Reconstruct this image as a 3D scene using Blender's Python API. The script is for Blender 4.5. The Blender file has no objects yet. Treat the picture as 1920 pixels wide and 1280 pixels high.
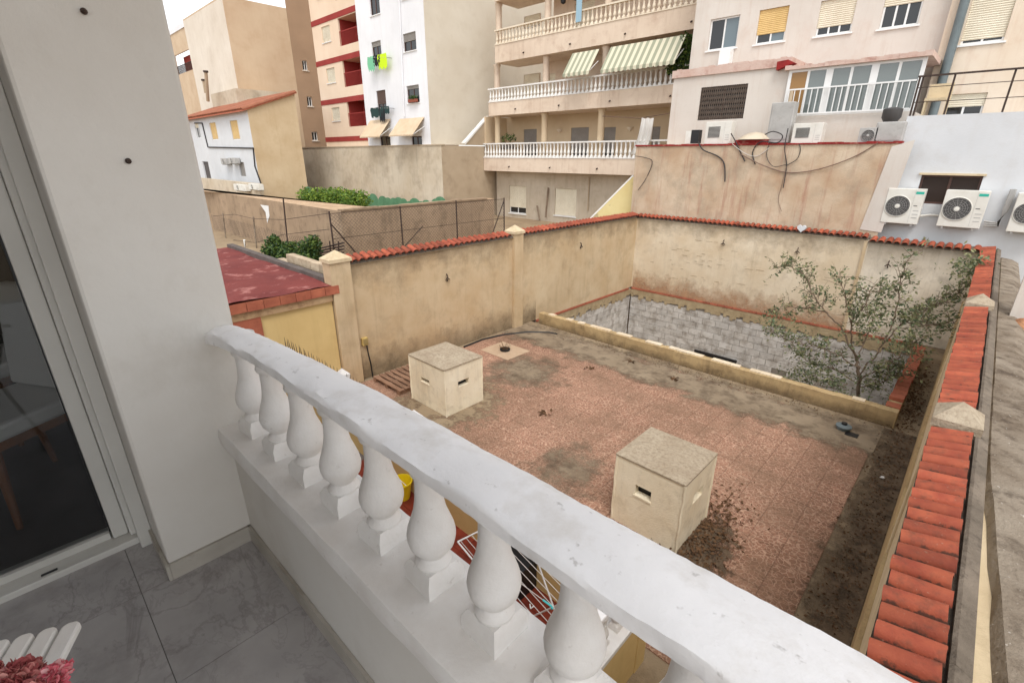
import bpy, bmesh, math, random
from mathutils import Vector, Matrix
random.seed(7)
scene = bpy.context.scene
COL = scene.collection
R = math.radians
# ------------------------------------------------------------------ camera
CAMZ = 4.8
FPX = 906.3425
YAW, PIT, ROL = R(43.71134), R(21.0379), R(0.09424)
FW = Vector((-math.sin(YAW)*math.cos(PIT), math.cos(YAW)*math.cos(PIT), -math.sin(PIT)))
_rt = Vector((math.cos(YAW), math.sin(YAW), 0)); _up = _rt.cross(FW)
RT = _rt*math.cos(ROL) + _up*math.sin(ROL)
UP = -_rt*math.sin(ROL) + _up*math.cos(ROL)
cam = bpy.data.cameras.new('camera'); camo = bpy.data.objects.new('camera', cam); COL.objects.link(camo)
m = Matrix((RT, UP, -FW)).transposed().to_4x4(); m.translation = (0, 0, CAMZ)
camo.matrix_world = m
cam.sensor_width = 36; cam.lens = FPX/1920*36; cam.clip_start = .05; cam.clip_end = 2000
scene.camera = camo
# ------------------------------------------------------------------ sky, sun, exposure
world = bpy.data.worlds.new('World'); scene.world = world; world.use_nodes = True
nt = world.node_tree; nt.nodes.clear()
sky = nt.nodes.new('ShaderNodeTexSky'); sky.sky_type = 'NISHITA'; sky.sun_disc = False
SUN_EL, SUN_AZ = R(58), R(135)          # azimuth clockwise from +Y
sky.sun_elevation = SUN_EL; sky.sun_rotation = SUN_AZ
sky.air_density = 1.0; sky.dust_density = 1.2; sky.ozone_density = 1.0
hs = nt.nodes.new('ShaderNodeHueSaturation'); hs.inputs['Saturation'].default_value = .14
bg = nt.nodes.new('ShaderNodeBackground'); bg.inputs[1].default_value = .15
wo = nt.nodes.new('ShaderNodeOutputWorld')
nt.links.new(sky.outputs[0], hs.inputs['Color']); nt.links.new(hs.outputs[0], bg.inputs[0]); nt.links.new(bg.outputs[0], wo.inputs[0])
sl = bpy.data.lights.new('sun', 'SUN'); sl.energy = 0.92; sl.angle = R(24); sl.color = (1, .965, .925)
so = bpy.data.objects.new('sun', sl); COL.objects.link(so)
sd = Vector((math.sin(SUN_AZ)*math.cos(SUN_EL), math.cos(SUN_AZ)*math.cos(SUN_EL), math.sin(SUN_EL)))
so.rotation_euler = sd.to_track_quat('Z', 'Y').to_euler(); so.location = (0, 0, 40)
vs = scene.view_settings; vs.view_transform = 'Standard'; vs.look = 'None'; vs.gamma = 1; vs.exposure = 1.0
# ------------------------------------------------------------------ helpers
def ray(px, py): return RT*((px-960)/FPX) - UP*((py-640)/FPX) + FW
def PX(px, py, x=None, y=None, z=None):
    d = ray(px, py)
    if x is not None: k = x/d.x
    elif y is not None: k = y/d.y
    else: k = (z-CAMZ)/d.z
    return Vector((0, 0, CAMZ)) + d*k
def RY(px0, py0, px1, py1, y):
    "rectangle on a y plane from its top left and bottom right pixel"
    a = PX(px0, py0, y=y); b = PX(px1, py1, y=y)
    return (a.x, b.x, b.z, a.z)

class MB:
    def __init__(s): s.v = []; s.f = []
    def add(s, vs, fs):
        o = len(s.v); s.v += [tuple(v) for v in vs]; s.f += [tuple(i+o for i in f) for f in fs]; return s
    def box(s, x0, x1, y0, y1, z0, z1):
        return s.add([(x0,y0,z0),(x1,y0,z0),(x1,y1,z0),(x0,y1,z0),(x0,y0,z1),(x1,y0,z1),(x1,y1,z1),(x0,y1,z1)],
                     [(0,3,2,1),(4,5,6,7),(0,1,5,4),(1,2,6,5),(2,3,7,6),(3,0,4,7)])
    def quad(s, a, b, c, d): return s.add([a,b,c,d], [(0,1,2,3)])
    def prism(s, pts, d):
        "polygon pts (3d) extruded by vector d"
        n = len(pts); d = Vector(d); p = [Vector(q) for q in pts]
        return s.add(p+[q+d for q in p], [tuple(range(n))[::-1], tuple(range(n, 2*n))]+[(i,(i+1)%n,(i+1)%n+n,i+n) for i in range(n)])
    def lathe(s, prof, c=(0,0,0), seg=16, caps=True):
        n = len(prof); vs = []
        for r, z in prof:
            for k in range(seg):
                a = 2*math.pi*k/seg; vs.append((c[0]+r*math.cos(a), c[1]+r*math.sin(a), c[2]+z))
        fs = [(i*seg+k, i*seg+(k+1)%seg, (i+1)*seg+(k+1)%seg, (i+1)*seg+k) for i in range(n-1) for k in range(seg)]
        if caps: fs += [tuple(range(seg))[::-1], tuple((n-1)*seg+k for k in range(seg))]
        return s.add(vs, fs)
    def tube(s, path, r, seg=6, r1=None):
        p = [Vector(q) for q in path]; n = len(p); vs = []
        for i, q in enumerate(p):
            t = (p[min(i+1,n-1)]-p[max(i-1,0)]).normalized()
            u = t.cross(Vector((0,0,1)) if abs(t.z) < .9 else Vector((1,0,0))).normalized(); w = t.cross(u)
            rr = r if r1 is None else r+(r1-r)*i/max(1,n-1)
            for k in range(seg):
                a = 2*math.pi*k/seg; vs.append(q+u*(rr*math.cos(a))+w*(rr*math.sin(a)))
        fs = [(i*seg+k, i*seg+(k+1)%seg, (i+1)*seg+(k+1)%seg, (i+1)*seg+k) for i in range(n-1) for k in range(seg)]
        fs += [tuple(range(seg))[::-1], tuple((n-1)*seg+k for k in range(seg))]
        return s.add(vs, fs)
    def facade(s, u0, u1, z0, z1, w, holes, depth, axis='y', back=True):
        "wall sheet with openings: axis y = sheet on plane y=w seen from -y; axis x = plane x=w seen from +x. reveals go inwards by depth"
        us = sorted({u0,u1}|{min(max(h[i],u0),u1) for h in holes for i in (0,1)}); zs = sorted({z0,z1}|{min(max(h[i],z0),z1) for h in holes for i in (2,3)})
        def pt(u, z, d): return (u, w+d, z) if axis == 'y' else (w-d, u, z)
        for i in range(len(us)-1):
            for j in range(len(zs)-1):
                cu, cz = (us[i]+us[i+1])/2, (zs[j]+zs[j+1])/2
                if any(h[0] < cu < h[1] and h[2] < cz < h[3] for h in holes): continue
                s.quad(pt(us[i],zs[j],0), pt(us[i+1],zs[j],0), pt(us[i+1],zs[j+1],0), pt(us[i],zs[j+1],0))
        for a,b,c,d in holes:
            s.quad(pt(a,c,0),pt(b,c,0),pt(b,c,depth),pt(a,c,depth)); s.quad(pt(a,d,depth),pt(b,d,depth),pt(b,d,0),pt(a,d,0))
            s.quad(pt(a,c,depth),pt(a,d,depth),pt(a,d,0),pt(a,c,0)); s.quad(pt(b,c,0),pt(b,d,0),pt(b,d,depth),pt(b,c,depth))
        return s
    def mesh(s, name, smooth=False):
        me = bpy.data.meshes.new(name); me.from_pydata(s.v, [], s.f)
        if smooth: me.polygons.foreach_set('use_smooth', [True]*len(me.polygons))
        me.update(); return me
    def build(s, name, mt, parent=None, smooth=False, bevel=0, recalc=True, autos=None):
        me = s.mesh(name, smooth)
        if recalc:
            bm = bmesh.new(); bm.from_mesh(me); bmesh.ops.recalc_face_normals(bm, faces=bm.faces); bm.to_mesh(me); bm.free()
        if smooth: 
            try: me.set_sharp_from_angle(angle=R(autos or 40))
            except Exception: pass
        return put(name, me, mt, parent, bevel=bevel)
def put(name, me, mt, parent=None, loc=(0,0,0), rot=None, bevel=0):
    if mt is not None and not me.materials: me.materials.append(mt)
    o = bpy.data.objects.new(name, me); COL.objects.link(o)
    if parent is not None:
        o.parent = parent
        base = Vector(parent['_w']) if '_w' in parent else Vector((0,0,0))
        o.location = Vector(loc)-base; o['_w'] = tuple(loc)
    else: o.location = loc; o['_w'] = tuple(loc)
    if rot: o.rotation_euler = rot
    if bevel:
        b = o.modifiers.new('bevel', 'BEVEL'); b.width = bevel; b.segments = 2; b.limit_method = 'ANGLE'
    return o
def thing(name, label, cat, loc=(0,0,0), group=None):
    o = bpy.data.objects.new(name, None); COL.objects.link(o); o.empty_display_size = .2
    o.location = loc; o['_w'] = tuple(loc); o['label'] = label; o['category'] = cat
    if group: o['group'] = group
    return o
def tag(o, label, cat, group=None):
    o['label'] = label; o['category'] = cat
    if group: o['group'] = group
    return o
def struct(o, label=None):
    o['kind'] = 'structure'
    if label: o['label'] = label
    return o
def lin(c): 
    return tuple(((x/255+.055)/1.055)**2.4 if x/255 > .04045 else x/255/12.92 for x in c)
# ------------------------------------------------------------------ materials
def mat(name, c, c2=None, vs=1.2, dark=None, damt=.0, ds=3, dlo=.52, dhi=.72, streak=None, samt=.3, rough=.85, bump=.25, bs=60, rnd=0, speck=0, spk=(60,50,40), spec=.3, crack=0):
    "procedural surface: base tone c drifting to c2, blotches of dark, vertical run marks, grain bump"
    M = bpy.data.materials.new(name); M.use_nodes = True; t = M.node_tree; N = t.nodes; L = t.links
    B = N['Principled BSDF']; B.inputs['Roughness'].default_value = rough; B.inputs['Specular IOR Level'].default_value = spec
    g = N.new('ShaderNodeNewGeometry')
    def noise(scale, detail=4, rgh=.6, mp=None):
        n = N.new('ShaderNodeTexNoise'); n.inputs['Scale'].default_value = scale; n.inputs['Detail'].default_value = detail; n.inputs['Roughness'].default_value = rgh
        if mp:
            k = N.new('ShaderNodeMapping'); k.inputs['Scale'].default_value = mp; L.new(g.outputs['Position'], k.inputs[0]); L.new(k.outputs[0], n.inputs['Vector'])
        else: L.new(g.outputs['Position'], n.inputs['Vector'])
        return n.outputs['Fac']
    def ramp(f, a, b):
        r = N.new('ShaderNodeMapRange'); r.inputs['From Min'].default_value = a; r.inputs['From Max'].default_value = b; L.new(f, r.inputs['Value']); return r.outputs[0]
    def mul(f, k):
        r = N.new('ShaderNodeMath'); r.operation = 'MULTIPLY'; L.new(f, r.inputs[0]); r.inputs[1].default_value = k; return r.outputs[0]
    def mix(f, a, b):
        x = N.new('ShaderNodeMix'); x.data_type = 'RGBA'
        L.new(f, x.inputs[0])
        for i, q in ((6, a), (7, b)):
            if isinstance(q, tuple): x.inputs[i].default_value = q+(1,)
            else: L.new(q, x.inputs[i])
        return x.outputs[2]
    a = lin(c); b = lin(c2) if c2 else tuple(q*.82 for q in a)
    col = mix(ramp(noise(vs), .32, .68), a, b)
    if dark: col = mix(mul(ramp(noise(ds, 6, .68), dlo, dhi), damt), col, lin(dark))
    if streak: col = mix(mul(ramp(noise(1, 5, .7, (5, 5, .45)), .52, .75), samt), col, lin(streak))
    if speck: col = mix(mul(ramp(noise(38, 3, .6), .66, .74), speck), col, lin(spk))
    if crack:
        v = N.new('ShaderNodeTexVoronoi'); v.feature = 'DISTANCE_TO_EDGE'; v.inputs['Scale'].default_value = crack
        k = N.new('ShaderNodeVectorMath'); k.operation = 'ADD'; n2 = N.new('ShaderNodeTexNoise'); n2.inputs['Scale'].default_value = 3; L.new(g.outputs['Position'], n2.inputs['Vector'])
        L.new(g.outputs['Position'], k.inputs[0]); L.new(n2.outputs['Color'], k.inputs[1]); L.new(k.outputs[0], v.inputs['Vector'])
        col = mix(mul(ramp(v.outputs['Distance'], .012, .002), .6), col, tuple(q*.35 for q in a))
    if rnd:
        oi = N.new('ShaderNodeObjectInfo'); h = N.new('ShaderNodeHueSaturation')
        r = N.new('ShaderNodeMapRange'); r.inputs['To Min'].default_value = 1-rnd; r.inputs['To Max'].default_value = 1+rnd; L.new(oi.outputs['Random'], r.inputs['Value'])
        L.new(r.outputs[0], h.inputs['Value']); L.new(col, h.inputs['Color']); col = h.outputs[0]
    L.new(col, B.inputs['Base Color'])
    if bump:
        bp = N.new('ShaderNodeBump'); bp.inputs['Strength'].default_value = bump; bp.inputs['Distance'].default_value = .02
        ad = N.new('ShaderNodeMath'); ad.operation = 'ADD'; L.new(noise(bs, 5, .65), ad.inputs[0]); L.new(noise(bs/7, 3), ad.inputs[1])
        L.new(ad.outputs[0], bp.inputs['Height']); L.new(bp.outputs[0], B.inputs['Normal'])
    return M
def veins(M, col, scale=2.6, w=.025, amt=.8):
    t = M.node_tree; N = t.nodes; L = t.links; B = N['Principled BSDF']; src = B.inputs['Base Color'].links[0].from_socket
    g = N.new('ShaderNodeNewGeometry'); mp = N.new('ShaderNodeMapping'); mp.inputs['Rotation'].default_value = (0,0,.7); mp.inputs['Scale'].default_value = (1,1.7,1); L.new(g.outputs['Position'], mp.inputs[0])
    oi = N.new('ShaderNodeObjectInfo'); ad = N.new('ShaderNodeVectorMath'); ad.operation = 'ADD'; L.new(mp.outputs[0], ad.inputs[0]); L.new(oi.outputs['Location'], ad.inputs[1])
    for sc_, am_ in ((scale, amt), (scale*2.7, amt*.6)):
        n = N.new('ShaderNodeTexNoise'); n.inputs['Scale'].default_value = sc_; n.inputs['Detail'].default_value = 7; n.inputs['Roughness'].default_value = .6; n.inputs['Distortion'].default_value = .6; L.new(ad.outputs[0], n.inputs['Vector'])
        a = N.new('ShaderNodeMath'); a.operation = 'SUBTRACT'; a.inputs[1].default_value = .5; L.new(n.outputs['Fac'], a.inputs[0]); b = N.new('ShaderNodeMath'); b.operation = 'ABSOLUTE'; L.new(a.outputs[0], b.inputs[0])
        r_ = N.new('ShaderNodeMapRange'); r_.inputs['From Min'].default_value = 0; r_.inputs['From Max'].default_value = w; r_.inputs['To Min'].default_value = am_; r_.inputs['To Max'].default_value = 0; L.new(b.outputs[0], r_.inputs['Value'])
        x = N.new('ShaderNodeMix'); x.data_type = 'RGBA'; L.new(r_.outputs[0], x.inputs[0]); L.new(src, x.inputs[6]); x.inputs[7].default_value = lin(col)+(1,); src = x.outputs[2]
    L.new(src, B.inputs['Base Color']); return M
def glossy(name, c, rough=.12, spec=.5, metal=0):
    M = bpy.data.materials.new(name); M.use_nodes = True; B = M.node_tree.nodes['Principled BSDF']
    B.inputs['Base Color'].default_value = lin(c)+(1,); B.inputs['Roughness'].default_value = rough; B.inputs['Specular IOR Level'].default_value = spec; B.inputs['Metallic'].default_value = metal
    return M
WHITE = mat('white_plaster', (222,220,217), (206,203,198), vs=1.5, dark=(170,162,150), damt=.25, ds=2.5, speck=.25, spk=(150,140,128), bump=.35, bs=45)
RAILM = mat('white_rail_paint', (242,241,241), (232,231,231), vs=4, dark=(196,188,176), damt=.45, ds=6, dlo=.5, dhi=.7, speck=.4, spk=(120,112,100), bump=.12, bs=55, rough=.7)
BALU = mat('white_baluster_paint', (224,222,219), (212,208,203), vs=8, speck=.3, spk=(160,150,140), bump=.15, bs=70, rough=.65)
PILLAR = mat('pillar_paint', (207,204,198), (197,192,184), vs=1.4, dark=(178,171,160), damt=.35, ds=2.6, speck=.08, spk=(168,160,148), bump=.16, bs=16)
OCHRE = mat('ochre_plaster', (206,186,154), (190,164,128), vs=.9, dark=(140,120,92), damt=.5, ds=1.7, dlo=.5, dhi=.8, streak=(150,128,98), samt=.35, speck=.22, spk=(120,100,75), bump=.5, bs=50)
OCHRE2 = mat('pale_ochre_plaster', (222,208,184), (208,188,158), vs=.9, dark=(160,142,118), damt=.55, ds=1.9, dlo=.5, dhi=.8, streak=(165,146,118), samt=.35, speck=.2, spk=(130,112,88), bump=.5, bs=50)
VENT = mat('vent_plaster', (236,226,202), (226,212,184), vs=1.8, dark=(168,152,126), damt=.45, ds=4, streak=(130,116,94), samt=.3, speck=.4, spk=(125,110,90), bump=.4, bs=55)
VENTTOP = mat('vent_top_weathered', (184,170,148), (162,146,124), vs=2.2, dark=(128,110,90), damt=.6, ds=22, dlo=.45, dhi=.66, speck=.7, spk=(92,80,66), bump=.7, bs=60)
CURB = mat('curb_plaster', (190,166,124), (172,146,106), vs=1.4, dark=(112,92,66), damt=.65, ds=3, streak=(110,90,66), samt=.45, speck=.4, bump=.5, bs=50)
YELLOW = mat('yellow_plaster', (216,190,134), (204,176,120), vs=.8, dark=(168,134,84), damt=.3, ds=1.4, streak=(170,140,90), samt=.2, bump=.2)
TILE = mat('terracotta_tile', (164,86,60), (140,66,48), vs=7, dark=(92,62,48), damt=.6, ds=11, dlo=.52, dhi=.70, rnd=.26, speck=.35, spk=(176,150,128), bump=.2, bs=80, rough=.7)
OLDTILE = mat('old_tile', (190,142,104), (160,110,78), vs=9, dark=(88,70,54), damt=.8, ds=14, rnd=.15, bump=.5)
MORTAR = mat('mortar', (128,116,102), (104,94,82), vs=5, dark=(66,58,50), damt=.8, ds=8, speck=.5, bump=.8, bs=40, rough=.95)
ROUGH = mat('rough_concrete', (150,138,122), (118,104,88), vs=3, dark=(74,62,52), damt=.8, ds=6, speck=.8, spk=(205,198,188), bump=1.0, bs=35, rough=.95)
CREAM = mat('cream_plaster', (214,196,164), (198,178,144), vs=1.5, dark=(150,130,100), damt=.4, ds=3, speck=.3, bump=.35)
BLOCK = mat('concrete_block', (206,202,196), (188,182,174), vs=3, dark=(142,132,120), damt=.7, ds=3.2, dlo=.46, dhi=.62, rnd=.1, speck=.4, spk=(100,92,84), bump=.6, bs=40)
JOINT = mat('block_joint', (146,138,128), (122,114,104), vs=4, dark=(60,54,46), damt=.5, ds=5, bump=.6)
DRIB = mat('mortar_drips', (180,162,130), (160,140,108), vs=4, dark=(118,98,74), damt=.6, ds=6, bump=.8, bs=30)
REDBRICK = mat('red_brick', (178,106,80), (156,88,68), vs=4, dark=(112,70,50), damt=.5, ds=7, rnd=.15, bump=.5)
CEMENT = mat('yard_cement', (160,142,116), (138,120,96), vs=.8, dark=(92,76,58), damt=.75, ds=1.5, dlo=.47, dhi=.68, speck=.75, spk=(74,62,48), bump=.8, bs=45, rough=.95)
DIRT = mat('dirt_debris', (122,104,84), (98,82,66), vs=2.2, dark=(58,48,38), damt=.75, ds=5, dlo=.45, dhi=.62, speck=.8, spk=(150,128,100), bump=1.0, bs=40, rough=1)
EARTH = mat('lot_ground', (160,140,112), (140,120,96), vs=.6, dark=(110,92,70), damt=.6, ds=2, bump=.6)
STAIN = mat('stained_render', (206,188,164), (182,154,126), vs=.9, dark=(152,138,120), damt=.6, ds=1.1, dlo=.46, dhi=.68, streak=(160,108,90), samt=.7, speck=.3, spk=(140,110,85), bump=.5, bs=35, crack=0)
PINKP = mat('pink_parapet', (206,184,172), (196,166,152), vs=2, dark=(150,90,80), damt=.5, ds=4, bump=.5)
REDP = mat('red_paint_edge', (150,44,42), (128,38,36), vs=4, dark=(196,150,130), damt=.6, ds=5, dlo=.56, bump=.5)
BWHITE = mat('building_white', (210,203,194), (200,191,181), vs=.5, dark=(196,176,162), damt=.45, ds=1.3, streak=(184,164,148), samt=.4, speck=.12, bump=.25, bs=25)
BWHITE2 = mat('side_wall_white', (210,212,214), (200,202,204), vs=.6, dark=(188,184,180), damt=.35, ds=1.6, streak=(190,186,180), samt=.2, bump=.2, bs=25)
BPURE = mat('laundry_white', (232,232,234), (222,222,224), vs=.5, streak=(202,200,198), samt=.25, bump=.15)
BSIDE = mat('cream_gable', (214,206,190), (204,194,176), vs=.5, dark=(190,178,158), damt=.4, ds=1.1, bump=.2)
BALC = mat('balcony_render', (220,202,182), (208,188,168), vs=.8, dark=(170,140,118), damt=.4, ds=2, streak=(166,136,112), samt=.4, bump=.3)
BALCIN = mat('balcony_inner', (206,186,156), (196,174,144), vs=.8, bump=.2)
BALCCR = mat('far_baluster_cream', (226,214,194), (214,198,176), vs=2, bump=0)
BALCWH = mat('far_baluster_white', (232,230,226), (220,216,210), vs=2, bump=0)
TAN = mat('tan_gable', (204,182,154), (190,164,136), vs=.35, dark=(188,160,130), damt=.5, ds=.7, streak=(180,154,126), samt=.25, bump=.2)
TANL = mat('tan_front_pale', (222,212,198), (210,198,182), vs=.35, dark=(190,176,158), damt=.4, ds=.8, streak=(176,160,142), samt=.35, bump=.2)
TAND = mat('dark_tan_render', (168,140,114), (154,128,104), vs=.4, bump=.2)
PINK = mat('pale_peach_render', (232,210,186), (222,198,172), vs=.4, streak=(200,160,130), samt=.2, bump=.15)
MAROON = mat('maroon_paint', (158,62,56), (142,52,48), vs=.8, bump=.1)
GREYW = mat('grey_white_wall', (204,192,172), (190,174,150), vs=.5, dark=(160,144,124), damt=.7, ds=.9, dlo=.47, dhi=.68, streak=(150,136,120), samt=.4, bump=.4, bs=25)
GREYT = mat('grey_tan_wall', (184,166,142), (168,150,126), vs=.6, dark=(140,122,100), damt=.5, ds=1.4, bump=.4)
CBLOCK = mat('block_wall_brown', (170,146,120), (150,128,104), vs=1.2, dark=(104,88,70), damt=.7, ds=2.2, streak=(92,80,66), samt=.5, speck=.3, bump=.6, bs=30)
REDROOF = mat('red_membrane', (126,60,54), (106,46,43), vs=1.5, dark=(180,124,116), damt=.7, ds=2.2, dlo=.55, dhi=.66, speck=.3, spk=(110,50,46), bump=.5, bs=14)
GREENP = mat('mural_green', (98,142,108), (80,122,90), vs=3, bump=.1)
FRAMEW = glossy('white_frame', (226,226,224), .45)
FRAMEB = glossy('brown_frame', (84,56,46), .5)
GLASSD = glossy('dark_glass', (34,36,38), .08, .6)
GLASSB = glossy('grey_glass', (100,114,120), .1, .6)
SHW = mat('shutter_cream', (226,218,198), (214,204,182), vs=2, bump=0, rough=.5)
SHY = mat('shutter_yellow', (222,192,134), (208,176,118), vs=2, bump=0, rough=.5)
SHG = mat('shutter_grey', (150,146,140), (140,134,128), vs=2, bump=0, rough=.5)
IRON = mat('rusty_iron', (74,58,50), (54,44,40), vs=12, bump=.2, rough=.7)
RUST = mat('grille_iron', (108,96,86), (84,72,64), vs=10, bump=.2)
BLACK = glossy('black_plastic', (24,24,26), .5)
CABLE = glossy('cable_dark', (44,40,40), .6)
CABLEB = glossy('cable_brown', (120,96,82), .6)
CABLEW = glossy('cable_white', (206,200,194), .5)
ACW = mat('ac_white', (222,220,212), (212,208,198), vs=3, dark=(180,170,150), damt=.3, ds=4, bump=0, rough=.45)
ACG = mat('ac_grey', (178,176,172), (164,162,158), vs=3, dark=(120,114,106), damt=.4, ds=5, bump=0, rough=.5)
FAN = glossy('fan_grille', (70,68,67), .5)
TEAL = glossy('teal_badge', (40,170,150), .4)
PIPE = mat('grey_pipe', (112,122,124), (96,106,108), vs=3, bump=0, rough=.5)
MARBLE = mat('marble_tile', (176,172,170), (150,147,146), vs=2.2, dark=(120,114,112), damt=.4, ds=5, dlo=.48, dhi=.68, bump=.03, rough=.26, spec=.5, rnd=.04)
veins(MARBLE, (116,110,110), 1.7, .02, .42)
GROUT = mat('floor_grout', (110,104,100), bump=.1)
SKIRT = mat('marble_skirting', (176,170,160), (156,150,140), vs=4, dark=(110,96,80), damt=.5, ds=6, bump=.05, rough=.4)
ALU = mat('door_aluminium', (196,194,188), (186,184,178), vs=3, bump=0, rough=.4, spec=.5)
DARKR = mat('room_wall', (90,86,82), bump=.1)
CHAIRW = glossy('white_leatherette', (206,204,200), .45)
WOOD = mat('chair_wood', (128,84,56), (108,68,44), vs=8, bump=.1, rough=.5)
REDFLOOR = mat('terrace_red_tile', (136,58,42), (116,46,34), vs=5, dark=(86,40,30), damt=.5, ds=5, rnd=.12, bump=.15, rough=.45)
PALLET = mat('weathered_wood', (150,118,96), (126,96,76), vs=3, dark=(86,66,52), damt=.6, ds=9, rnd=.15, bump=.6, bs=50)
PWHITE = mat('slat_white', (224,222,218), (214,210,204), vs=5, bump=.05, rough=.5)
YPLAST = glossy('yellow_plastic', (226,200,30), .4)
TURQ = glossy('turquoise_plastic', (80,196,200), .4)
BARK = mat('bark', (138,120,102), (112,96,80), vs=6, dark=(60,50,42), damt=.5, ds=15, bump=.6, bs=40)
DRYL = mat('dry_leaves', (112,84,58), (84,62,44), vs=20, rnd=.1, bump=0, rough=.9)
GREYB = glossy('slate_board', (98,96,102), .6)
def leafmat(name, a, b, c):
    M = bpy.data.materials.new(name); M.use_nodes = True; t = M.node_tree; N = t.nodes; B = N['Principled BSDF']; B.inputs['Roughness'].default_value = .6
    g = N.new('ShaderNodeNewGeometry'); r = N.new('ShaderNodeValToRGB'); t.links.new(g.outputs['Random Per Island'], r.inputs[0])
    r.color_ramp.elements[0].color = lin(a)+(1,); r.color_ramp.elements[1].color = lin(c)+(1,); e = r.color_ramp.elements.new(.5); e.color = lin(b)+(1,)
    t.links.new(r.outputs[0], B.inputs['Base Color'])
    tr = N.new('ShaderNodeBsdfTranslucent'); t.links.new(r.outputs[0], tr.inputs[0]); mx = N.new('ShaderNodeMixShader'); mx.inputs[0].default_value = .25
    t.links.new(B.outputs[0], mx.inputs[1]); t.links.new(tr.outputs[0], mx.inputs[2]); t.links.new(mx.outputs[0], N['Material Output'].inputs[0])
    return M
LEAF = leafmat('olive_leaf', (76,92,64), (112,122,88), (158,156,112))
LEAFG = leafmat('bright_leaf', (60,92,34), (96,128,44), (150,168,64))
LEAFD = leafmat('dark_leaf', (34,58,30), (58,88,38), (104,122,48))
PETAL = leafmat('pink_petal', (206,84,104), (222,128,138), (232,186,184))
PETALR = leafmat('rose_petal', (150,70,72), (190,108,106), (220,160,150))
def lichen_shade(M, col, amt=.85):
    "black lichens plus painted valley shade, in broken patches up from the tile edges"
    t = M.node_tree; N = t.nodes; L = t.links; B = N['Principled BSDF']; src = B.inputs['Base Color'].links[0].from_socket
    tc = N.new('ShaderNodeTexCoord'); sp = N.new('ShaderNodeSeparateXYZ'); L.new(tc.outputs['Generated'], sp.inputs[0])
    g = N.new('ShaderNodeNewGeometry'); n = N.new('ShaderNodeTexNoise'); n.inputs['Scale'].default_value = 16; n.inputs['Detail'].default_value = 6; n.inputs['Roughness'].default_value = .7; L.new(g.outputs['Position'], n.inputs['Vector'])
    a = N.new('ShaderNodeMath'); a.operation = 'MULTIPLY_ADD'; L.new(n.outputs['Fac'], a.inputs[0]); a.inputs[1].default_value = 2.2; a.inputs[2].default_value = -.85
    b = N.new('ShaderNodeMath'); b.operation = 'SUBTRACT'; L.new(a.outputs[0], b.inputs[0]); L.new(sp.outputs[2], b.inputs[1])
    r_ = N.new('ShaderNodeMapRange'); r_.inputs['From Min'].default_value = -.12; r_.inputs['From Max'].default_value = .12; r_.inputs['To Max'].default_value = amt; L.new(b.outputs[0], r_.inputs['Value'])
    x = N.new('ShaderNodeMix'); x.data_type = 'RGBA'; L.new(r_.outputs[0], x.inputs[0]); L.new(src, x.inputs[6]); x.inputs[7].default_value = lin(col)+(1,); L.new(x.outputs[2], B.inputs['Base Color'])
lichen_shade(TILE, (66,52,44))  # lichens, and shade painted into the valleys between cap tiles
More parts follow.
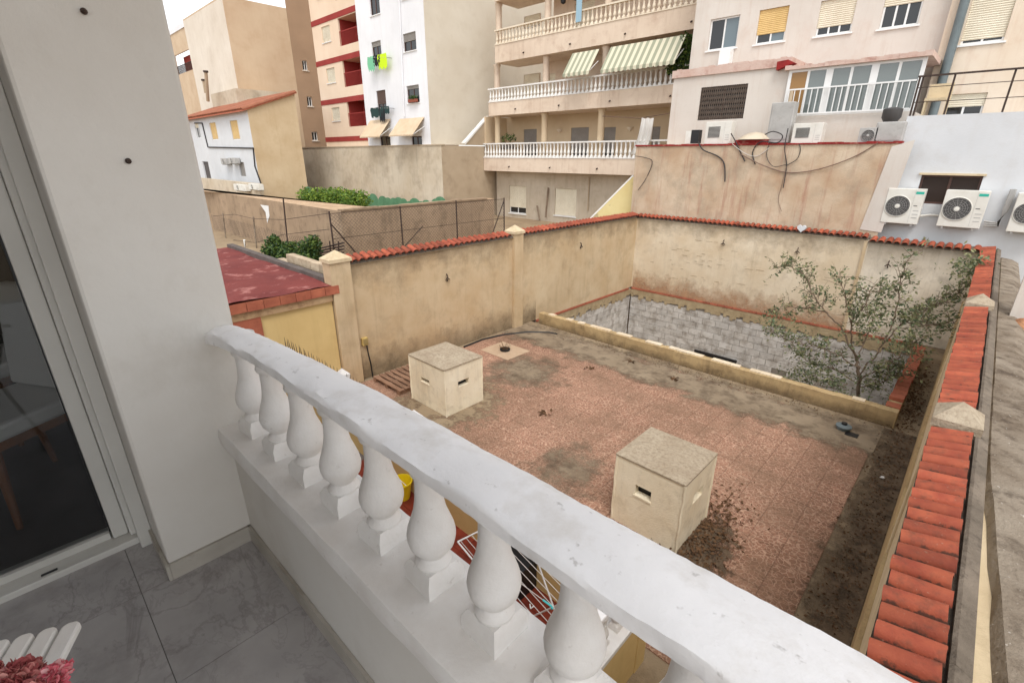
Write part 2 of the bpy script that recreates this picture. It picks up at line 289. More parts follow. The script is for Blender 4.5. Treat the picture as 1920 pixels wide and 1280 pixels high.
# crazy paving
def paving():
    M = mat('crazy_paving', (170,128,106), (144,106,86), vs=.7, bump=0, rough=.95, rnd=.05)
    t = M.node_tree; N = t.nodes; L = t.links; B = N['Principled BSDF']
    src = B.inputs['Base Color'].links[0].from_socket
    g = N.new('ShaderNodeNewGeometry')
    nz = N.new('ShaderNodeTexNoise'); nz.inputs['Scale'].default_value = 9; L.new(g.outputs['Position'], nz.inputs['Vector'])
    ad = N.new('ShaderNodeVectorMath'); ad.operation = 'MULTIPLY_ADD'; L.new(nz.outputs['Color'], ad.inputs[0]); ad.inputs[1].default_value = (.09,.09,0); L.new(g.outputs['Position'], ad.inputs[2])
    v = N.new('ShaderNodeTexVoronoi'); v.feature = 'DISTANCE_TO_EDGE'; v.inputs['Scale'].default_value = 17; L.new(ad.outputs[0], v.inputs['Vector'])
    vc = N.new('ShaderNodeTexVoronoi'); vc.inputs['Scale'].default_value = 17; L.new(ad.outputs[0], vc.inputs['Vector'])
    r = N.new('ShaderNodeMapRange'); r.inputs['From Min'].default_value = .02; r.inputs['From Max'].default_value = .10; L.new(v.outputs['Distance'], r.inputs['Value'])
    # stone tone
    hv = N.new('ShaderNodeHueSaturation'); sp = N.new('ShaderNodeSeparateColor'); L.new(vc.outputs['Color'], sp.inputs[0])
    rr = N.new('ShaderNodeMapRange'); rr.inputs['To Min'].default_value = .80; rr.inputs['To Max'].default_value = 1.04; L.new(sp.outputs[0], rr.inputs['Value']); L.new(rr.outputs[0], hv.inputs['Value']); L.new(src, hv.inputs['Color'])
    mx = N.new('ShaderNodeMix'); mx.data_type = 'RGBA'; L.new(r.outputs[0], mx.inputs[0]); mx.inputs[6].default_value = lin((198,162,138))+(1,); L.new(hv.outputs[0], mx.inputs[7])
    # dirt
    n2 = N.new('ShaderNodeTexNoise'); n2.inputs['Scale'].default_value = .75; n2.inputs['Detail'].default_value = 8; n2.inputs['Roughness'].default_value = .7; L.new(g.outputs['Position'], n2.inputs['Vector'])
    r2 = N.new('ShaderNodeMapRange'); r2.inputs['From Min'].default_value = .40; r2.inputs['From Max'].default_value = .66; r2.inputs['To Max'].default_value = .85; L.new(n2.outputs['Fac'], r2.inputs['Value'])
    m2 = N.new('ShaderNodeMix'); m2.data_type = 'RGBA'; L.new(r2.outputs[0], m2.inputs[0]); L.new(mx.outputs[2], m2.inputs[6]); m2.inputs[7].default_value = lin((128,102,82))+(1,)
    n3 = N.new('ShaderNodeTexNoise'); n3.inputs['Scale'].default_value = 30; n3.inputs['Detail'].default_value = 4; L.new(g.outputs['Position'], n3.inputs['Vector'])
    r3 = N.new('ShaderNodeMapRange'); r3.inputs['From Min'].default_value = .55; r3.inputs['From Max'].default_value = .72; r3.inputs['To Max'].default_value = .6; L.new(n3.outputs['Fac'], r3.inputs['Value'])
    m3 = N.new('ShaderNodeMix'); m3.data_type = 'RGBA'; L.new(r3.outputs[0], m3.inputs[0]); L.new(m2.outputs[2], m3.inputs[6]); m3.inputs[7].default_value = lin((92,70,54))+(1,)
    L.new(m3.outputs[2], B.inputs['Base Color'])
    bp = N.new('ShaderNodeBump'); bp.inputs['Strength'].default_value = .5; bp.inputs['Distance'].default_value = .01; L.new(r.outputs[0], bp.inputs['Height']); L.new(bp.outputs[0], B.inputs['Normal'])
    return M
PAVE = paving()
def stripes(name, c1, c2, scale, axis=0):
    M = bpy.data.materials.new(name); M.use_nodes = True; t = M.node_tree; N = t.nodes; B = N['Principled BSDF']; B.inputs['Roughness'].default_value = .9
    g = N.new('ShaderNodeNewGeometry'); s = N.new('ShaderNodeSeparateXYZ'); t.links.new(g.outputs['Position'], s.inputs[0])
    a = N.new('ShaderNodeMath'); a.operation = 'MULTIPLY'; a.inputs[1].default_value = scale; t.links.new(s.outputs[axis], a.inputs[0])
    f = N.new('ShaderNodeMath'); f.operation = 'FRACT'; t.links.new(a.outputs[0], f.inputs[0])
    k = N.new('ShaderNodeMath'); k.operation = 'GREATER_THAN'; k.inputs[1].default_value = .5; t.links.new(f.outputs[0], k.inputs[0])
    x = N.new('ShaderNodeMix'); x.data_type = 'RGBA'; x.inputs[6].default_value = lin(c1)+(1,); x.inputs[7].default_value = lin(c2)+(1,); t.links.new(k.outputs[0], x.inputs[0]); t.links.new(x.outputs[2], B.inputs['Base Color'])
    return M
AWN = stripes('green_cream_stripe', (206,200,176), (150,152,130), 3.2)
AWNP = mat('peach_awning', (206,184,156), (194,170,140), vs=2, bump=0)
GLASS = bpy.data.materials.new('clear_glass'); GLASS.use_nodes = True
_t = GLASS.node_tree; _t.nodes.remove(_t.nodes['Principled BSDF'])
_a = _t.nodes.new('ShaderNodeBsdfTransparent'); _b = _t.nodes.new('ShaderNodeBsdfGlossy'); _b.inputs['Roughness'].default_value = .02
_f = _t.nodes.new('ShaderNodeFresnel'); _f.inputs[0].default_value = 1.4; _m = _t.nodes.new('ShaderNodeMixShader')
_a.inputs[0].default_value = (.8,.81,.81,1)
_t.links.new(_f.outputs[0], _m.inputs[0]); _t.links.new(_a.outputs[0], _m.inputs[1]); _t.links.new(_b.outputs[0], _m.inputs[2]); _t.links.new(_m.outputs[0], _t.nodes['Material Output'].inputs[0])

# ------------------------------------------------------------------ shared pieces
def tile_mesh(name, L, r, t=.014, seg=9, taper=.88):
    "barrel tile: axis along local x, hump up (+z)"
    vs = []
    for x, k in ((0,1),(L,taper)):
        for rr in (r*k, r*k-t):
            for i in range(seg+1):
                a = math.pi*i/seg; vs.append((x, rr*math.cos(a), rr*math.sin(a)*.95))
    n = seg+1; fs = []
    for i in range(seg):
        fs += [(i, i+1, 2*n+i+1, 2*n+i), (n+i+1, n+i, 3*n+i, 3*n+i+1), (i+1, i, n+i, n+i+1), (2*n+i, 2*n+i+1, 3*n+i+1, 3*n+i)]
    fs += [(0, 2*n, 3*n, n), (seg, n+seg, 3*n+seg, 2*n+seg)]
    mb = MB(); mb.add(vs, fs); me = mb.mesh(name, True)
    bm = bmesh.new(); bm.from_mesh(me); bmesh.ops.recalc_face_normals(bm, faces=bm.faces); bm.to_mesh(me); bm.free()
    me.set_sharp_from_angle(angle=R(50))
    return me
def baluster_mesh(name, H, k=1.0, seg=20):
    "vase baluster with square plinth and collar, total height H, plinth half width .055*k"
    mb = MB(); w = .056*k
    p = .10*H; c = .012*k
    mb.add([(-w,-w,0),(w,-w,0),(w,w,0),(-w,w,0),(-w,-w,p),(w,-w,p),(w,w,p),(-w,w,p),(-w+c,-w+c,p+.022*k),(w-c,-w+c,p+.022*k),(w-c,w-c,p+.022*k),(-w+c,w-c,p+.022*k)],
           [(0,3,2,1),(0,1,5,4),(1,2,6,5),(2,3,7,6),(3,0,4,7),(4,5,9,8),(5,6,10,9),(6,7,11,10),(7,4,8,11),(8,9,10,11)])
    prof = [(.80*w,.13*H),(.86*w,.15*H),(.86*w,.165*H),(.74*w,.185*H),(.64*w,.20*H),(.62*w,.215*H),(.78*w,.245*H),(1.02*w,.29*H),(1.10*w,.335*H),(1.115*w,.365*H),(1.04*w,.42*H),(.89*w,.48*H),(.74*w,.54*H),(.655*w,.60*H),(.61*w,.67*H),(.59*w,.77*H),(.62*w,.79*H),(.74*w,.805*H),(.78*w,.825*H),(.74*w,.85*H),(.66*w,.865*H),(.68*w,.89*H),(.86*w,.93*H),(.9*w,.95*H),(.9*w,H)]
    mb.lathe(prof, seg=seg)
    me = mb.mesh(name, True); bm = bmesh.new(); bm.from_mesh(me); bmesh.ops.recalc_face_normals(bm, faces=bm.faces); bm.to_mesh(me); bm.free()
    me.set_sharp_from_angle(angle=R(38)); return me
def shutter(mb, x0, x1, y, z0, z1, n=None):
    n = n or max(3, int((z1-z0)/.055)); h = (z1-z0)/n
    for i in range(n):
        a = z0+i*h
        mb.quad((x0,y,a),(x1,y,a),(x1,y-.016,a+h*.5),(x0,y-.016,a+h*.5)); mb.quad((x0,y-.016,a+h*.5),(x1,y-.016,a+h*.5),(x1,y,a+h*.97),(x0,y,a+h*.97))
def window(parent, rc, Y, depth=.12, shut=0, shm=None, frame=None, mull=1, glass=None, sill=True, wallm=None, fw=.05, dark_first=False):
    "window set in an opening of a facade on plane Y; child window > pane, shutter, sill"
    x0,x1,z0,z1 = rc; frame = frame or FRAMEW; yb = Y+depth
    mb = MB(); e = .002
    mb.box(x0+e,x0+fw,yb-.05,yb,z0+e,z1-e).box(x1-fw,x1-e,yb-.05,yb,z0+e,z1-e).box(x0+fw,x1-fw,yb-.05,yb,z0+e,z0+fw).box(x0+fw,x1-fw,yb-.05,yb,z1-fw,z1-e)
    us = [x0+fw+(x1-x0-2*fw)*i/(mull+1) for i in range(mull+2)]
    for u in us[1:-1]: mb.box(u-fw*.5,u+fw*.5,yb-.045,yb-.004,z0+fw,z1-fw)
    w = mb.build('window', frame, parent)
    for i in range(mull+1):
        gm = glass or GLASSD
        if dark_first and i > 0: gm = GLASSB
        MB().box(us[i]+(.5*fw if i else 0),us[i+1]-(.5*fw if i < mull else 0),yb-.02,yb-.012,z0+fw,z1-fw).build('pane', gm, w)
    if shut > 0:
        s = MB(); shutter(s, x0+e*2, x1-e*2, yb-.055, z1-(z1-z0)*shut, z1-e); s.build('shutter', shm or SHW, w)
    if sill: MB().box(x0-.06,x1+.06,Y-.05,Y+.04,z0-.05,z0-.002).build('sill', wallm or FRAMEW, w)
    return w
def facade_part(parent, name, mt, x0,x1,z0,z1,Y,holes,depth=.13, thick=None, back_depth=None):
    mb = MB().facade(x0,x1,z0,z1,Y,holes,depth)
    return mb.build(name, mt, parent, recalc=False)
def leaf_cloud(mb, c, rad, n, size, flat=.5):
    for _ in range(n):
        while True:
            p = Vector((random.uniform(-1,1),random.uniform(-1,1),random.uniform(-1,1)))
            if p.length < 1: break
        p = Vector(c)+Vector((p.x*rad[0],p.y*rad[1],p.z*rad[2]))
        leaf(mb, p, Vector((random.gauss(0,1),random.gauss(0,1),random.gauss(.2,flat))).normalized(), size*random.uniform(.6,1.3))
def leaf(mb, p, d, L, wk=.32):
    s = d.cross(Vector((random.gauss(0,1),random.gauss(0,1),random.gauss(0,1)))).normalized(); n = d.cross(s)*.08*L
    mb.add([p, p+d*L*.5+s*L*wk+n, p+d*L, p+d*L*.5-s*L*wk+n], [(0,1,2,3)])
# ================================================================== THE SETTING
XL, XR, YF = -9.4, .12, 16.6        # inner faces of the yard walls
PY0, PXR = 10.86, -.45              # the sunken pit: front edge, right edge
WT = 2.66                           # wall height under the tiles
struct(MB().box(-400,400,-200,600,-3.2,-3.0).build('ground', EARTH), 'bare earth ground reaching to the horizon')
yard = struct(MB().box(XL,XR,.3,PY0-.16,-.3,0).build('yard_ground', CEMENT), 'dirty cement ground of the courtyard')
struct(MB().box(PXR,XR,PY0-.16,YF,-.3,0).build('pit_walkway', CEMENT), 'cement strip between pit and right wall')
struct(MB().box(XL,PXR,PY0-.16,YF,-2.75,-2.55).build('pit_floor', CEMENT), 'cement floor of the sunken pit')
# paved court: tiles 0.4 m
T = .4
pts = []
for i in range(22):
    for j in range(17):
        x = -9.25+i*T; y = 3.55+j*T
        if x+T > -.38 or y+T > 10.35: continue
        if y+T > 9.75 and x > -2.2 : continue
        if y+T > 10.0 and x < -8.0: continue
        pts.append((x, y))
pv = struct(MB().box(-9.26,-.42,3.5,10.36,0,.004).build('courtyard_paving', GROUT), 'crazy patterned red paving of the courtyard')
g_ = .0025; tm = MB().box(g_,T-g_,g_,T-g_,.001,.012).mesh('paving_tile')
# hide the joint sheet where no tile lies: rebuild sheet as rows
bpy.data.objects.remove(pv)
mb = MB()
for x, y in pts: mb.box(x,x+T,y,y+T,-.01,.003)
pv = struct(mb.build('courtyard_paving', mat('paving_joint', (172,136,114), (136,104,86), vs=3, bump=.3)), 'crazy patterned red paving of the courtyard')
pts.sort(key=lambda p: p[0]**2+p[1]**2+ (30 if -7.9 < p[0] < -7 else 0))
random.seed(3)
for x, y in pts[:300]: put('paving_tile', tm, PAVE, pv, (x, y, random.uniform(.002,.005)))
mb = MB()
for x, y in pts[300:]: mb.box(x+g_,x+T-g_,y+g_,y+T-g_,.003,random.uniform(.013,.017))
o = mb.build('paving_tile_field', PAVE, pv); o['kind'] = 'stuff'
# ------------------------------------------------------------------ yard walls
LT = tile_mesh('roof_tile', .30, .079); 
def pyramid(mb, x0,x1,y0,y1,z,h,lip=.03):
    mb.box(x0-lip,x1+lip,y0-lip,y1+lip,z,z+.07)
    cx,cy = (x0+x1)/2,(y0+y1)/2
    mb.add([(x0-lip,y0-lip,z+.07),(x1+lip,y0-lip,z+.07),(x1+lip,y1+lip,z+.07),(x0-lip,y1+lip,z+.07),(cx,cy,z+.07+h)],[(0,1,4),(1,2,4),(2,3,4),(3,0,4)])
# left wall
lw = thing('courtyard_wall', 'ochre rendered yard wall with red tile cap, behind the vent box and electric socket', 'wall', (XL-.1,4.6,0))
MB().box(XL-.22,XL,4.88,16.6,0,WT).build('wall_body', OCHRE, lw)
MB().prism([(XL-.30,4.9,WT),(XL+.04,4.9,WT),(XL+.02,4.9,WT+.04),(XL-.22,4.9,WT+.12)],(0,11.7,0)).build('mortar_bed', MORTAR, lw)
for y0,y1,nm in ((4.42,4.87,'near'),(9.84,10.2,'far')):
    p = MB().box(XL-.25,XL+.1,y0,y1,0,WT+.10).build('pillar', OCHRE, lw, bevel=.012)
    mb = MB(); pyramid(mb, XL-.25,XL+.1,y0,y1,WT+.10,.16); mb.build('pillar_cap', CREAM, p)
y = 4.99; random.seed(5)
while y < 16.6:
    if not 9.76 < y < 10.28:
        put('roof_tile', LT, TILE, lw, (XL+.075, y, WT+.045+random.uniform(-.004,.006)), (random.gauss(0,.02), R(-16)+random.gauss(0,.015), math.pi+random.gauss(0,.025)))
    y += .172
# far wall, two bays (the right one greyer)
xb = PX(1632,445,y=YF).x
fw = thing('courtyard_wall', 'pale rendered far yard wall over the block pit, long bay left of the joint', 'wall', ((XL+xb)/2,YF+.1,0))
MB().box(XL-.22,xb-.02,YF,YF+.2,0,WT-.03).build('wall_body', OCHRE2, fw)
MB().prism([(XL,YF-.04,WT-.03),(XL,YF+.24,WT-.03),(XL,YF+.2,WT+.10),(XL,YF-.02,WT+.01)],(xb-XL-.03,0,0)).build('mortar_bed', MORTAR, fw)
MB().box(xb-.10,xb-.03,YF-.03,YF-.001,0,WT-.08).build('joint_pilaster', OCHRE, fw)
FT = tile_mesh('small_roof_tile', .27, .073)
x = XL+.06
while x < xb-.06:
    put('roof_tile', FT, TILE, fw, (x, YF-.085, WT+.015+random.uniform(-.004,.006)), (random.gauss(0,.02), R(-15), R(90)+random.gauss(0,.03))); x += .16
fw2 = thing('courtyard_wall', 'greyer bay of the far yard wall under the three big air conditioners', 'wall', ((xb+XR)/2,YF+.1,0))
MB().box(xb-.018,XR+.05,YF+.01,YF+.2,-.3,WT-.10).build('wall_body', mat('grey_ochre_plaster', (226,216,198), (212,198,176), vs=.9, dark=(128,114,96), damt=.55, ds=1.6, dlo=.48, streak=(130,116,98), samt=.35, speck=.25, bump=.5, bs=45), fw2)
MB().prism([(xb-.02,YF-.03,WT-.10),(xb-.02,YF+.24,WT-.10),(xb-.02,YF+.2,WT+.03),(xb-.02,YF-.02,WT-.06)],(XR-xb+.02,0,0)).build('mortar_bed', MORTAR, fw2)
x = xb+.09
while x < XR:
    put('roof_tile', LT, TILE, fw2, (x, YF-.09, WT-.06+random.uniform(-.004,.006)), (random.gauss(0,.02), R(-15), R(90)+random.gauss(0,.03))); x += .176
# right wall
rw = thing('courtyard_wall', 'yard wall at the right with close red tiles and two pyramid caps', 'wall', (XR+.15,8,0))
MB().box(XR,XR+.30,1.2,16.62,-.3,WT-.02).build('wall_body', CREAM, rw)
MB().box(XR-.03,XR-.001,1.2,16.5,0,1.35).build('stained_dado', CURB, rw)
MB().prism([(XR-.02,1.2,WT-.02),(XR+.25,1.2,WT-.02),(XR+.25,1.2,WT+.03),(XR+.02,1.2,WT-.012)],(0,15.4,0)).build('mortar_bed', mat('dark_mortar', (92,82,72), (72,64,56), vs=5, dark=(44,38,34), damt=.7, ds=8, speck=.4, spk=(150,140,126), bump=.8, bs=40, rough=.95), rw)  # dirty mortar bed, toned darker to deepen the shade between tiles
mb = MB(); yy = 1.2
while yy < 16.5:
    l_ = random.uniform(.1,.22); mb.prism([(XR+.251,yy,WT-.019),(XR+.335,yy,WT-.019),(XR+.334,yy,WT+.036),(XR+.27,yy,WT+.066+random.uniform(-.003,.003)),(XR+.251,yy,WT+.06)],(0,l_,0)); yy += l_
mb.build('mortar_fillet', MORTAR, rw)
RTM = tile_mesh('wall_tile', .250, .0575, taper=.98)
caps = [PX(1797,800,z=WT+.1).y, PX(1842,575,z=WT+.1).y]
y = 1.3
while y < 16.5:
    if not any(c-.10 < y < c+.42 for c in caps):
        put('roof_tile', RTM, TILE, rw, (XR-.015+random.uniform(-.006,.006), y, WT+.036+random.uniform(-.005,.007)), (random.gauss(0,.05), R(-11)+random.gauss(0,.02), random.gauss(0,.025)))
    y += .136
for c in caps:
    p = MB().box(XR-.02,XR+.27,c+.0,c+.32,0,WT+.06).build('pillar', CREAM, rw, bevel=.01)
    mb = MB(); pyramid(mb, XR-.02,XR+.27,c+.0,c+.32,WT+.061,.13,.012); mb.build('pillar_cap', VENTTOP, p)
# ------------------------------------------------------------------ pit walls of blocks, curbs
def block_wall(label, loc, axis, u0, u1, w, z0, z1, face):
    t = thing('block_wall', label, 'wall', loc)
    bw, bh = .455, .232
    if axis == 'y': MB().box(u0,u1,w+.012,w+.21,z0,z1).build('joint_backing', JOINT, t)
    else: MB().box(w-.21,w-.012,u0,u1,z0,z1).build('joint_backing', JOINT, t)
    me = (MB().box(.006,bw-.006,0,.05,.006,bh-.006) if axis == 'y' else MB().box(-.05,0,.006,bw-.006,.006,bh-.006)).mesh('block')
    z = z1-.38-bh; r = 0
    while z > z0:
        u = u0-(bw/2 if r % 2 else 0)
        while u < u1-.05:
            a, b = max(u,u0), min(u+bw,u1)
            if axis == 'y' and -3.96 < (a+b)/2 < -3.6 and r == 6: u += bw; continue
            off = random.uniform(-.008,.008)
            m2 = me if (b-a) > bw-.01 else (MB().box(.006,b-a-.006,0,.05,.006,bh-.006) if axis == 'y' else MB().box(-.05,0,.006,b-a-.006,.006,bh-.006)).mesh('block')
            put('block', m2, BLOCK, t, (a, w+off, z) if axis == 'y' else (w+off, a, z)); u += bw
        z -= bh; r += 1
    # ragged mortar band on top
    mb = MB(); n = int((u1-u0)/.11); rnd = random.Random(9); top = z1-.075; pv_ = None
    for i in range(n):
        a = u0+(u1-u0)*i/n; b = u0+(u1-u0)*(i+1)/n; h = .2+.2*rnd.random()
        if axis == 'y': mb.box(a,b,w-.016-.006*rnd.random(),w+.012,top-h,top)
        else: mb.box(w-.012,w+.016+.006*rnd.random(),a,b,top-h,top)
    mb.build('mortar_band', DRIB, t)
    # red brick course
    n = int((u1-u0)/.26); me2 = (MB().box(.005,.255,0,.06,0,.06) if axis == 'y' else MB().box(-.06,0,.005,.255,0,.06)).mesh('brick')
    for i in range(n):
        a = u0+i*.26
        put('brick', me2, REDBRICK, t, (a, w-.03, z1-.068) if axis == 'y' else (w+.03, a, z1-.068))
    return t
random.seed(11)
block_wall('grey concrete block face of the pit below the far yard wall', (-5,YF,-2.55), 'y', XL+.03, PXR, YF-.008, -2.55, 0, -1)
block_wall('grey concrete block face of the pit below the left yard wall', (XL,13,-2.55), 'x', PY0+.05, YF-.04, XL+.008, -2.55, 0, 1)
tag(MB().box(PXR-.001,PXR+.2,PY0,YF-.02,-2.55,-.31).build('retaining_wall', JOINT), 'grey retaining wall on the right side of the pit below the brick topped curb', 'wall')
tag(MB().box(XL+.02,PXR,PY0-.15,PY0-.01,-2.55,-.31).build('retaining_wall', JOINT), 'retaining wall under the long pit curb', 'wall')
cu = thing('pit_curb', 'long low ochre curb along the front edge of the pit', 'curb', (-4.7,10.8,0))
mb = MB(); n = 26; x0, x1 = -9.1, -.28
for i in range(n):
    a = x0+(x1-x0)*i/n; b = x0+(x1-x0)*(i+1)/n
    mb.box(a,b,PY0-.155+random.uniform(-.004,.004),PY0+.04,-.01,.33+random.uniform(-.012,.008))
mb.build('curb_body', CURB, cu)
mb = MB()
for i in range(40):
    a = x0+.1+(x1-x0-.2)*i/40; b = a+.21
    if random.random() < .5: mb.box(a,b,PY0-.10,PY0+.05,.325,.352+random.uniform(-.006,.004))
mb.build('coping_remnant', OCHRE2, cu)
cr = thing('pit_curb', 'short curb topped with red bricks at the right of the pit', 'curb', (-.4,13,0))
yend = PX(1722,645,z=.35).y
MB().box(-.49,-.28,PY0+.045,yend,-.01,.27).build('curb_body', CURB, cr)
bm_ = MB().box(-.115,.115,.005,.24,0,.07).mesh('brick')
y = PY0+.05
while y < yend-.2:
    if random.random() < .93: put('brick', bm_, REDBRICK, cr, (-.385+random.uniform(-.01,.01), y, .272), (0,0,random.gauss(0,.02)))
    y += .25
# dirt band along the right wall
mb = MB(); N = 60; va = []
for i in range(N+1):
    y = 3.6+(10.6-3.6)*i/N; e = -.50-.10*math.sin(y*1.3)-.06*math.sin(y*4.1)+random.uniform(-.03,.03) + (.12 if y > 9.5 else 0)
    va += [(e,y,.018),(XR-.035,y,.022)]
mb.add(va, [(2*i,2*i+1,2*i+3,2*i+2) for i in range(N)])
dirt_strip = o = mb.build('dirt_strip', DIRT); o['kind'] = 'stuff'; o['label'] = 'dark dirt and moss along the foot of the right wall'; o['category'] = 'dirt'
def soil_mat(name, base, mode, thr=.5, soft=.12, ns=7, op=1.0):
    "base surface with a ragged, thinning edge: noise eats the rim of the patch"
    M = base.copy(); M.name = name; t = M.node_tree; N = t.nodes; L = t.links; out = N['Material Output']; sh = out.inputs[0].links[0].from_socket
    tc = N.new('ShaderNodeTexCoord'); sp = N.new('ShaderNodeSeparateXYZ'); L.new(tc.outputs['Generated'], sp.inputs[0])
    def mth(op, a, b=None):
        m_ = N.new('ShaderNodeMath'); m_.operation = op
        for k_, v_ in ((0,a),(1,b)):
            if v_ is None: continue
            if isinstance(v_, (int,float)): m_.inputs[k_].default_value = v_
            else: L.new(v_, m_.inputs[k_])
        return m_.outputs[0]
    if mode == 'radial':
        dx = mth('SUBTRACT', sp.outputs[0], .5); dy = mth('SUBTRACT', sp.outputs[1], .5)
        d = mth('MULTIPLY', mth('SQRT', mth('ADD', mth('MULTIPLY',dx,dx), mth('MULTIPLY',dy,dy))), 2)
    elif mode == 'left': d = mth('SUBTRACT', 1, sp.outputs[0])
    elif mode == 'up': d = sp.outputs[2]
    elif mode == 'down': d = mth('SUBTRACT', 1, sp.outputs[2])
    else: d = mth('MULTIPLY', mth('ABSOLUTE', mth('SUBTRACT', sp.outputs[1], .5)), 2)
    g = N.new('ShaderNodeNewGeometry'); nz = N.new('ShaderNodeTexNoise'); nz.inputs['Scale'].default_value = ns; nz.inputs['Detail'].default_value = 8; nz.inputs['Roughness'].default_value = .75; L.new(g.outputs['Position'], nz.inputs['Vector'])
    v = mth('ADD', d, mth('MULTIPLY', mth('SUBTRACT', nz.outputs['Fac'], .5), 2.0))
    mr = N.new('ShaderNodeMapRange'); mr.inputs['From Min'].default_value = thr-soft; mr.inputs['From Max'].default_value = thr+soft; mr.inputs['To Min'].default_value = 1-op; L.new(v, mr.inputs['Value'])
    tr = N.new('ShaderNodeBsdfTransparent'); mx = N.new('ShaderNodeMixShader'); L.new(mr.outputs[0], mx.inputs[0]); L.new(sh, mx.inputs[1]); L.new(tr.outputs[0], mx.inputs[2]); L.new(mx.outputs[0], out.inputs[0])
    return M
def litter(name, label, cx, cy, rx, ry, n, size, mt, z=.02, hole=None, hmax=.05):
    mb = MB()
    for _ in range(n):
        x = random.gauss(cx, rx); y = random.gauss(cy, ry)
        if hole and hole[0] < x < hole[1] and hole[2] < y < hole[3]: continue
        if x > XR-.05: continue
        leaf(mb, Vector((x,y,z+random.random()**2*hmax)), Vector((random.gauss(0,1),random.gauss(0,1),random.gauss(0,.25))).normalized(), size*random.uniform(.5,1.4))
    o = mb.build(name, mt, recalc=False); o['kind'] = 'stuff'; o['label'] = label; o['category'] = 'leaves'
# ------------------------------------------------------------------ vent boxes
def vent(label, x0,x1,y0,y1,h,sf,sr):
    t = thing('vent_box', label, 'vent box', ((x0+x1)/2,(y0+y1)/2,0), 'rendered vent boxes on the paving')
    mb = MB(); d = .1
    mb.facade(x0,x1,0,h,y0,[sf],d); mb.facade(y0,y1,0,h,x1,[sr],d,axis='x')
    mb.quad((x0,y1,0),(x0,y0,0),(x0,y0,h),(x0,y1,h)); mb.quad((x1,y1,0),(x0,y1,0),(x0,y1,h),(x1,y1,h)); mb.quad((x0,y0,h),(x1,y0,h),(x1,y1,h),(x0,y1,h))
    mb.build('box_walls', VENT, t, recalc=False)
    MB().box(x0+.02,x1-.11,y0+.11,y1-.02,.01,h-.02).build('void_shade', BLACK, t)  # black core stands in for the shade inside the hollow box
    rg = random.Random(int(x0*-10))
    for (cx_,cy_) in ((x0,y0),(x1,y0),(x1,y1)):
        MB().tube([(cx_+rg.uniform(-.006,.006),cy_+rg.uniform(-.006,.006),.0+h*k_/9) for k_ in range(10)],.016,8).build('corner_bead', VENT, t, True)
    # crust on the lid
    n = 14; vs = []; 
    for i in range(n+1):
        for j in range(n+1):
            e = 0 if 0 < i < n and 0 < j < n else 1
            vs.append((x0-.012+(x1-x0+.024)*i/n, y0-.012+(y1-y0+.024)*j/n, h+.03+(random.uniform(-.006,.008) if not e else -.004)))
    fs = [(i*(n+1)+j,(i+1)*(n+1)+j,(i+1)*(n+1)+j+1,i*(n+1)+j+1) for i in range(n) for j in range(n)]
    mb = MB(); mb.add(vs, fs); mb.box(x0-.012,x1+.012,y0-.012,y1+.012,h+.002,h+.024); mb.build('lid', VENTTOP, t, recalc=False)
    for nm, q in (('f', sf),):
        if nm == 'f': MB().box(q[0]-.012,q[1]+.012,y0-.012,y0-.001,q[2]-.03,q[2]-.004).build('slot_sill', VENT, t)
        else: MB().box(x1+.001,x1+.012,q[0]-.012,q[1]+.012,q[2]-.03,q[2]-.004).build('slot_sill', VENT, t)
def slots(x1, y0, pf, pr):
    a = PX(*pf[0],y=y0); b = PX(*pf[1],y=y0); c = PX(*pr[0],x=x1); d = PX(*pr[1],x=x1)
    return (a.x,b.x,b.z,a.z), (c.y,d.y,d.z,c.z)
A = (-7.80,-6.66,5.12,6.08); sfA, srA = slots(-6.66, 5.12, ((789,706),(805,721)), ((857,702),(881,717)))
srA = (5.44,5.72,srA[2],srA[2]+.12)
Bx = (-2.78,-1.82,4.95,5.87); sfB, srB = slots(-1.82, 4.95, ((1195,917),(1228,945)), ((1297,915),(1318,942)))
sfB = (-2.47,-2.24,sfB[2],sfB[2]+.15); srB = (5.28,5.58,sfB[2]+.0,sfB[2]+.15)
vent('cubic rendered vent box beside the pallet and left wall', *A, 1.0, sfA, srA)
vent('cubic rendered vent box in the right foreground behind the white railing', *Bx, 1.06, sfB, srB)
litter('leaf_litter', 'dark rotted leaves heaped beside the right vent box', -1.72, 5.4, .2, .55, 1600, .05, DRYL, .02, (-2.79,-1.81,4.94,5.88))
mb = MB(); N = 30; va = [(-1.65,5.45,.028)]
for i in range(N): a = 2*math.pi*i/N; k = 1+random.uniform(-.15,.15); va.append((-1.64+.5*k*math.cos(a), 5.2+1.05*k*math.sin(a), .02))
mb.add(va, [(0,1+i,1+(i+1)%N) for i in range(N)]); o = mb.build('soil_patch', soil_mat('ragged_soil', DIRT, 'radial', .62, .16, 5)); o['kind'] = 'stuff'; o['label'] = 'dark wet soil patch right of the right vent box'; o['category'] = 'soil'
mb = MB(); va = [(-7.2,5.3,.024)]
for i in range(N): a = 2*math.pi*i/N; k = 1+random.uniform(-.12,.12); va.append((-7.2+1.35*k*math.cos(a), 5.6+1.5*k*math.sin(a), .018))
mb.add(va, [(0,1+i,1+(i+1)%N) for i in range(N)]); o = mb.build('cement_smear', soil_mat('ragged_cement', CEMENT, 'radial', .66, .2, 3)); o['kind'] = 'stuff'; o['label'] = 'rough cement patch round the foot of the left vent box'; o['category'] = 'cement'
litter('leaf_litter', 'sparse dry leaves along the foot of the right wall', -.12, 7.5, .16, 2.4, 1500, .035, DRYL, .025)
litter('leaf_litter', 'fallen leaves between brick topped curb and right wall', -.15, 12.3, .14, 1.4, 800, .05, DRYL, .01, (-.5,-.27,10,16))
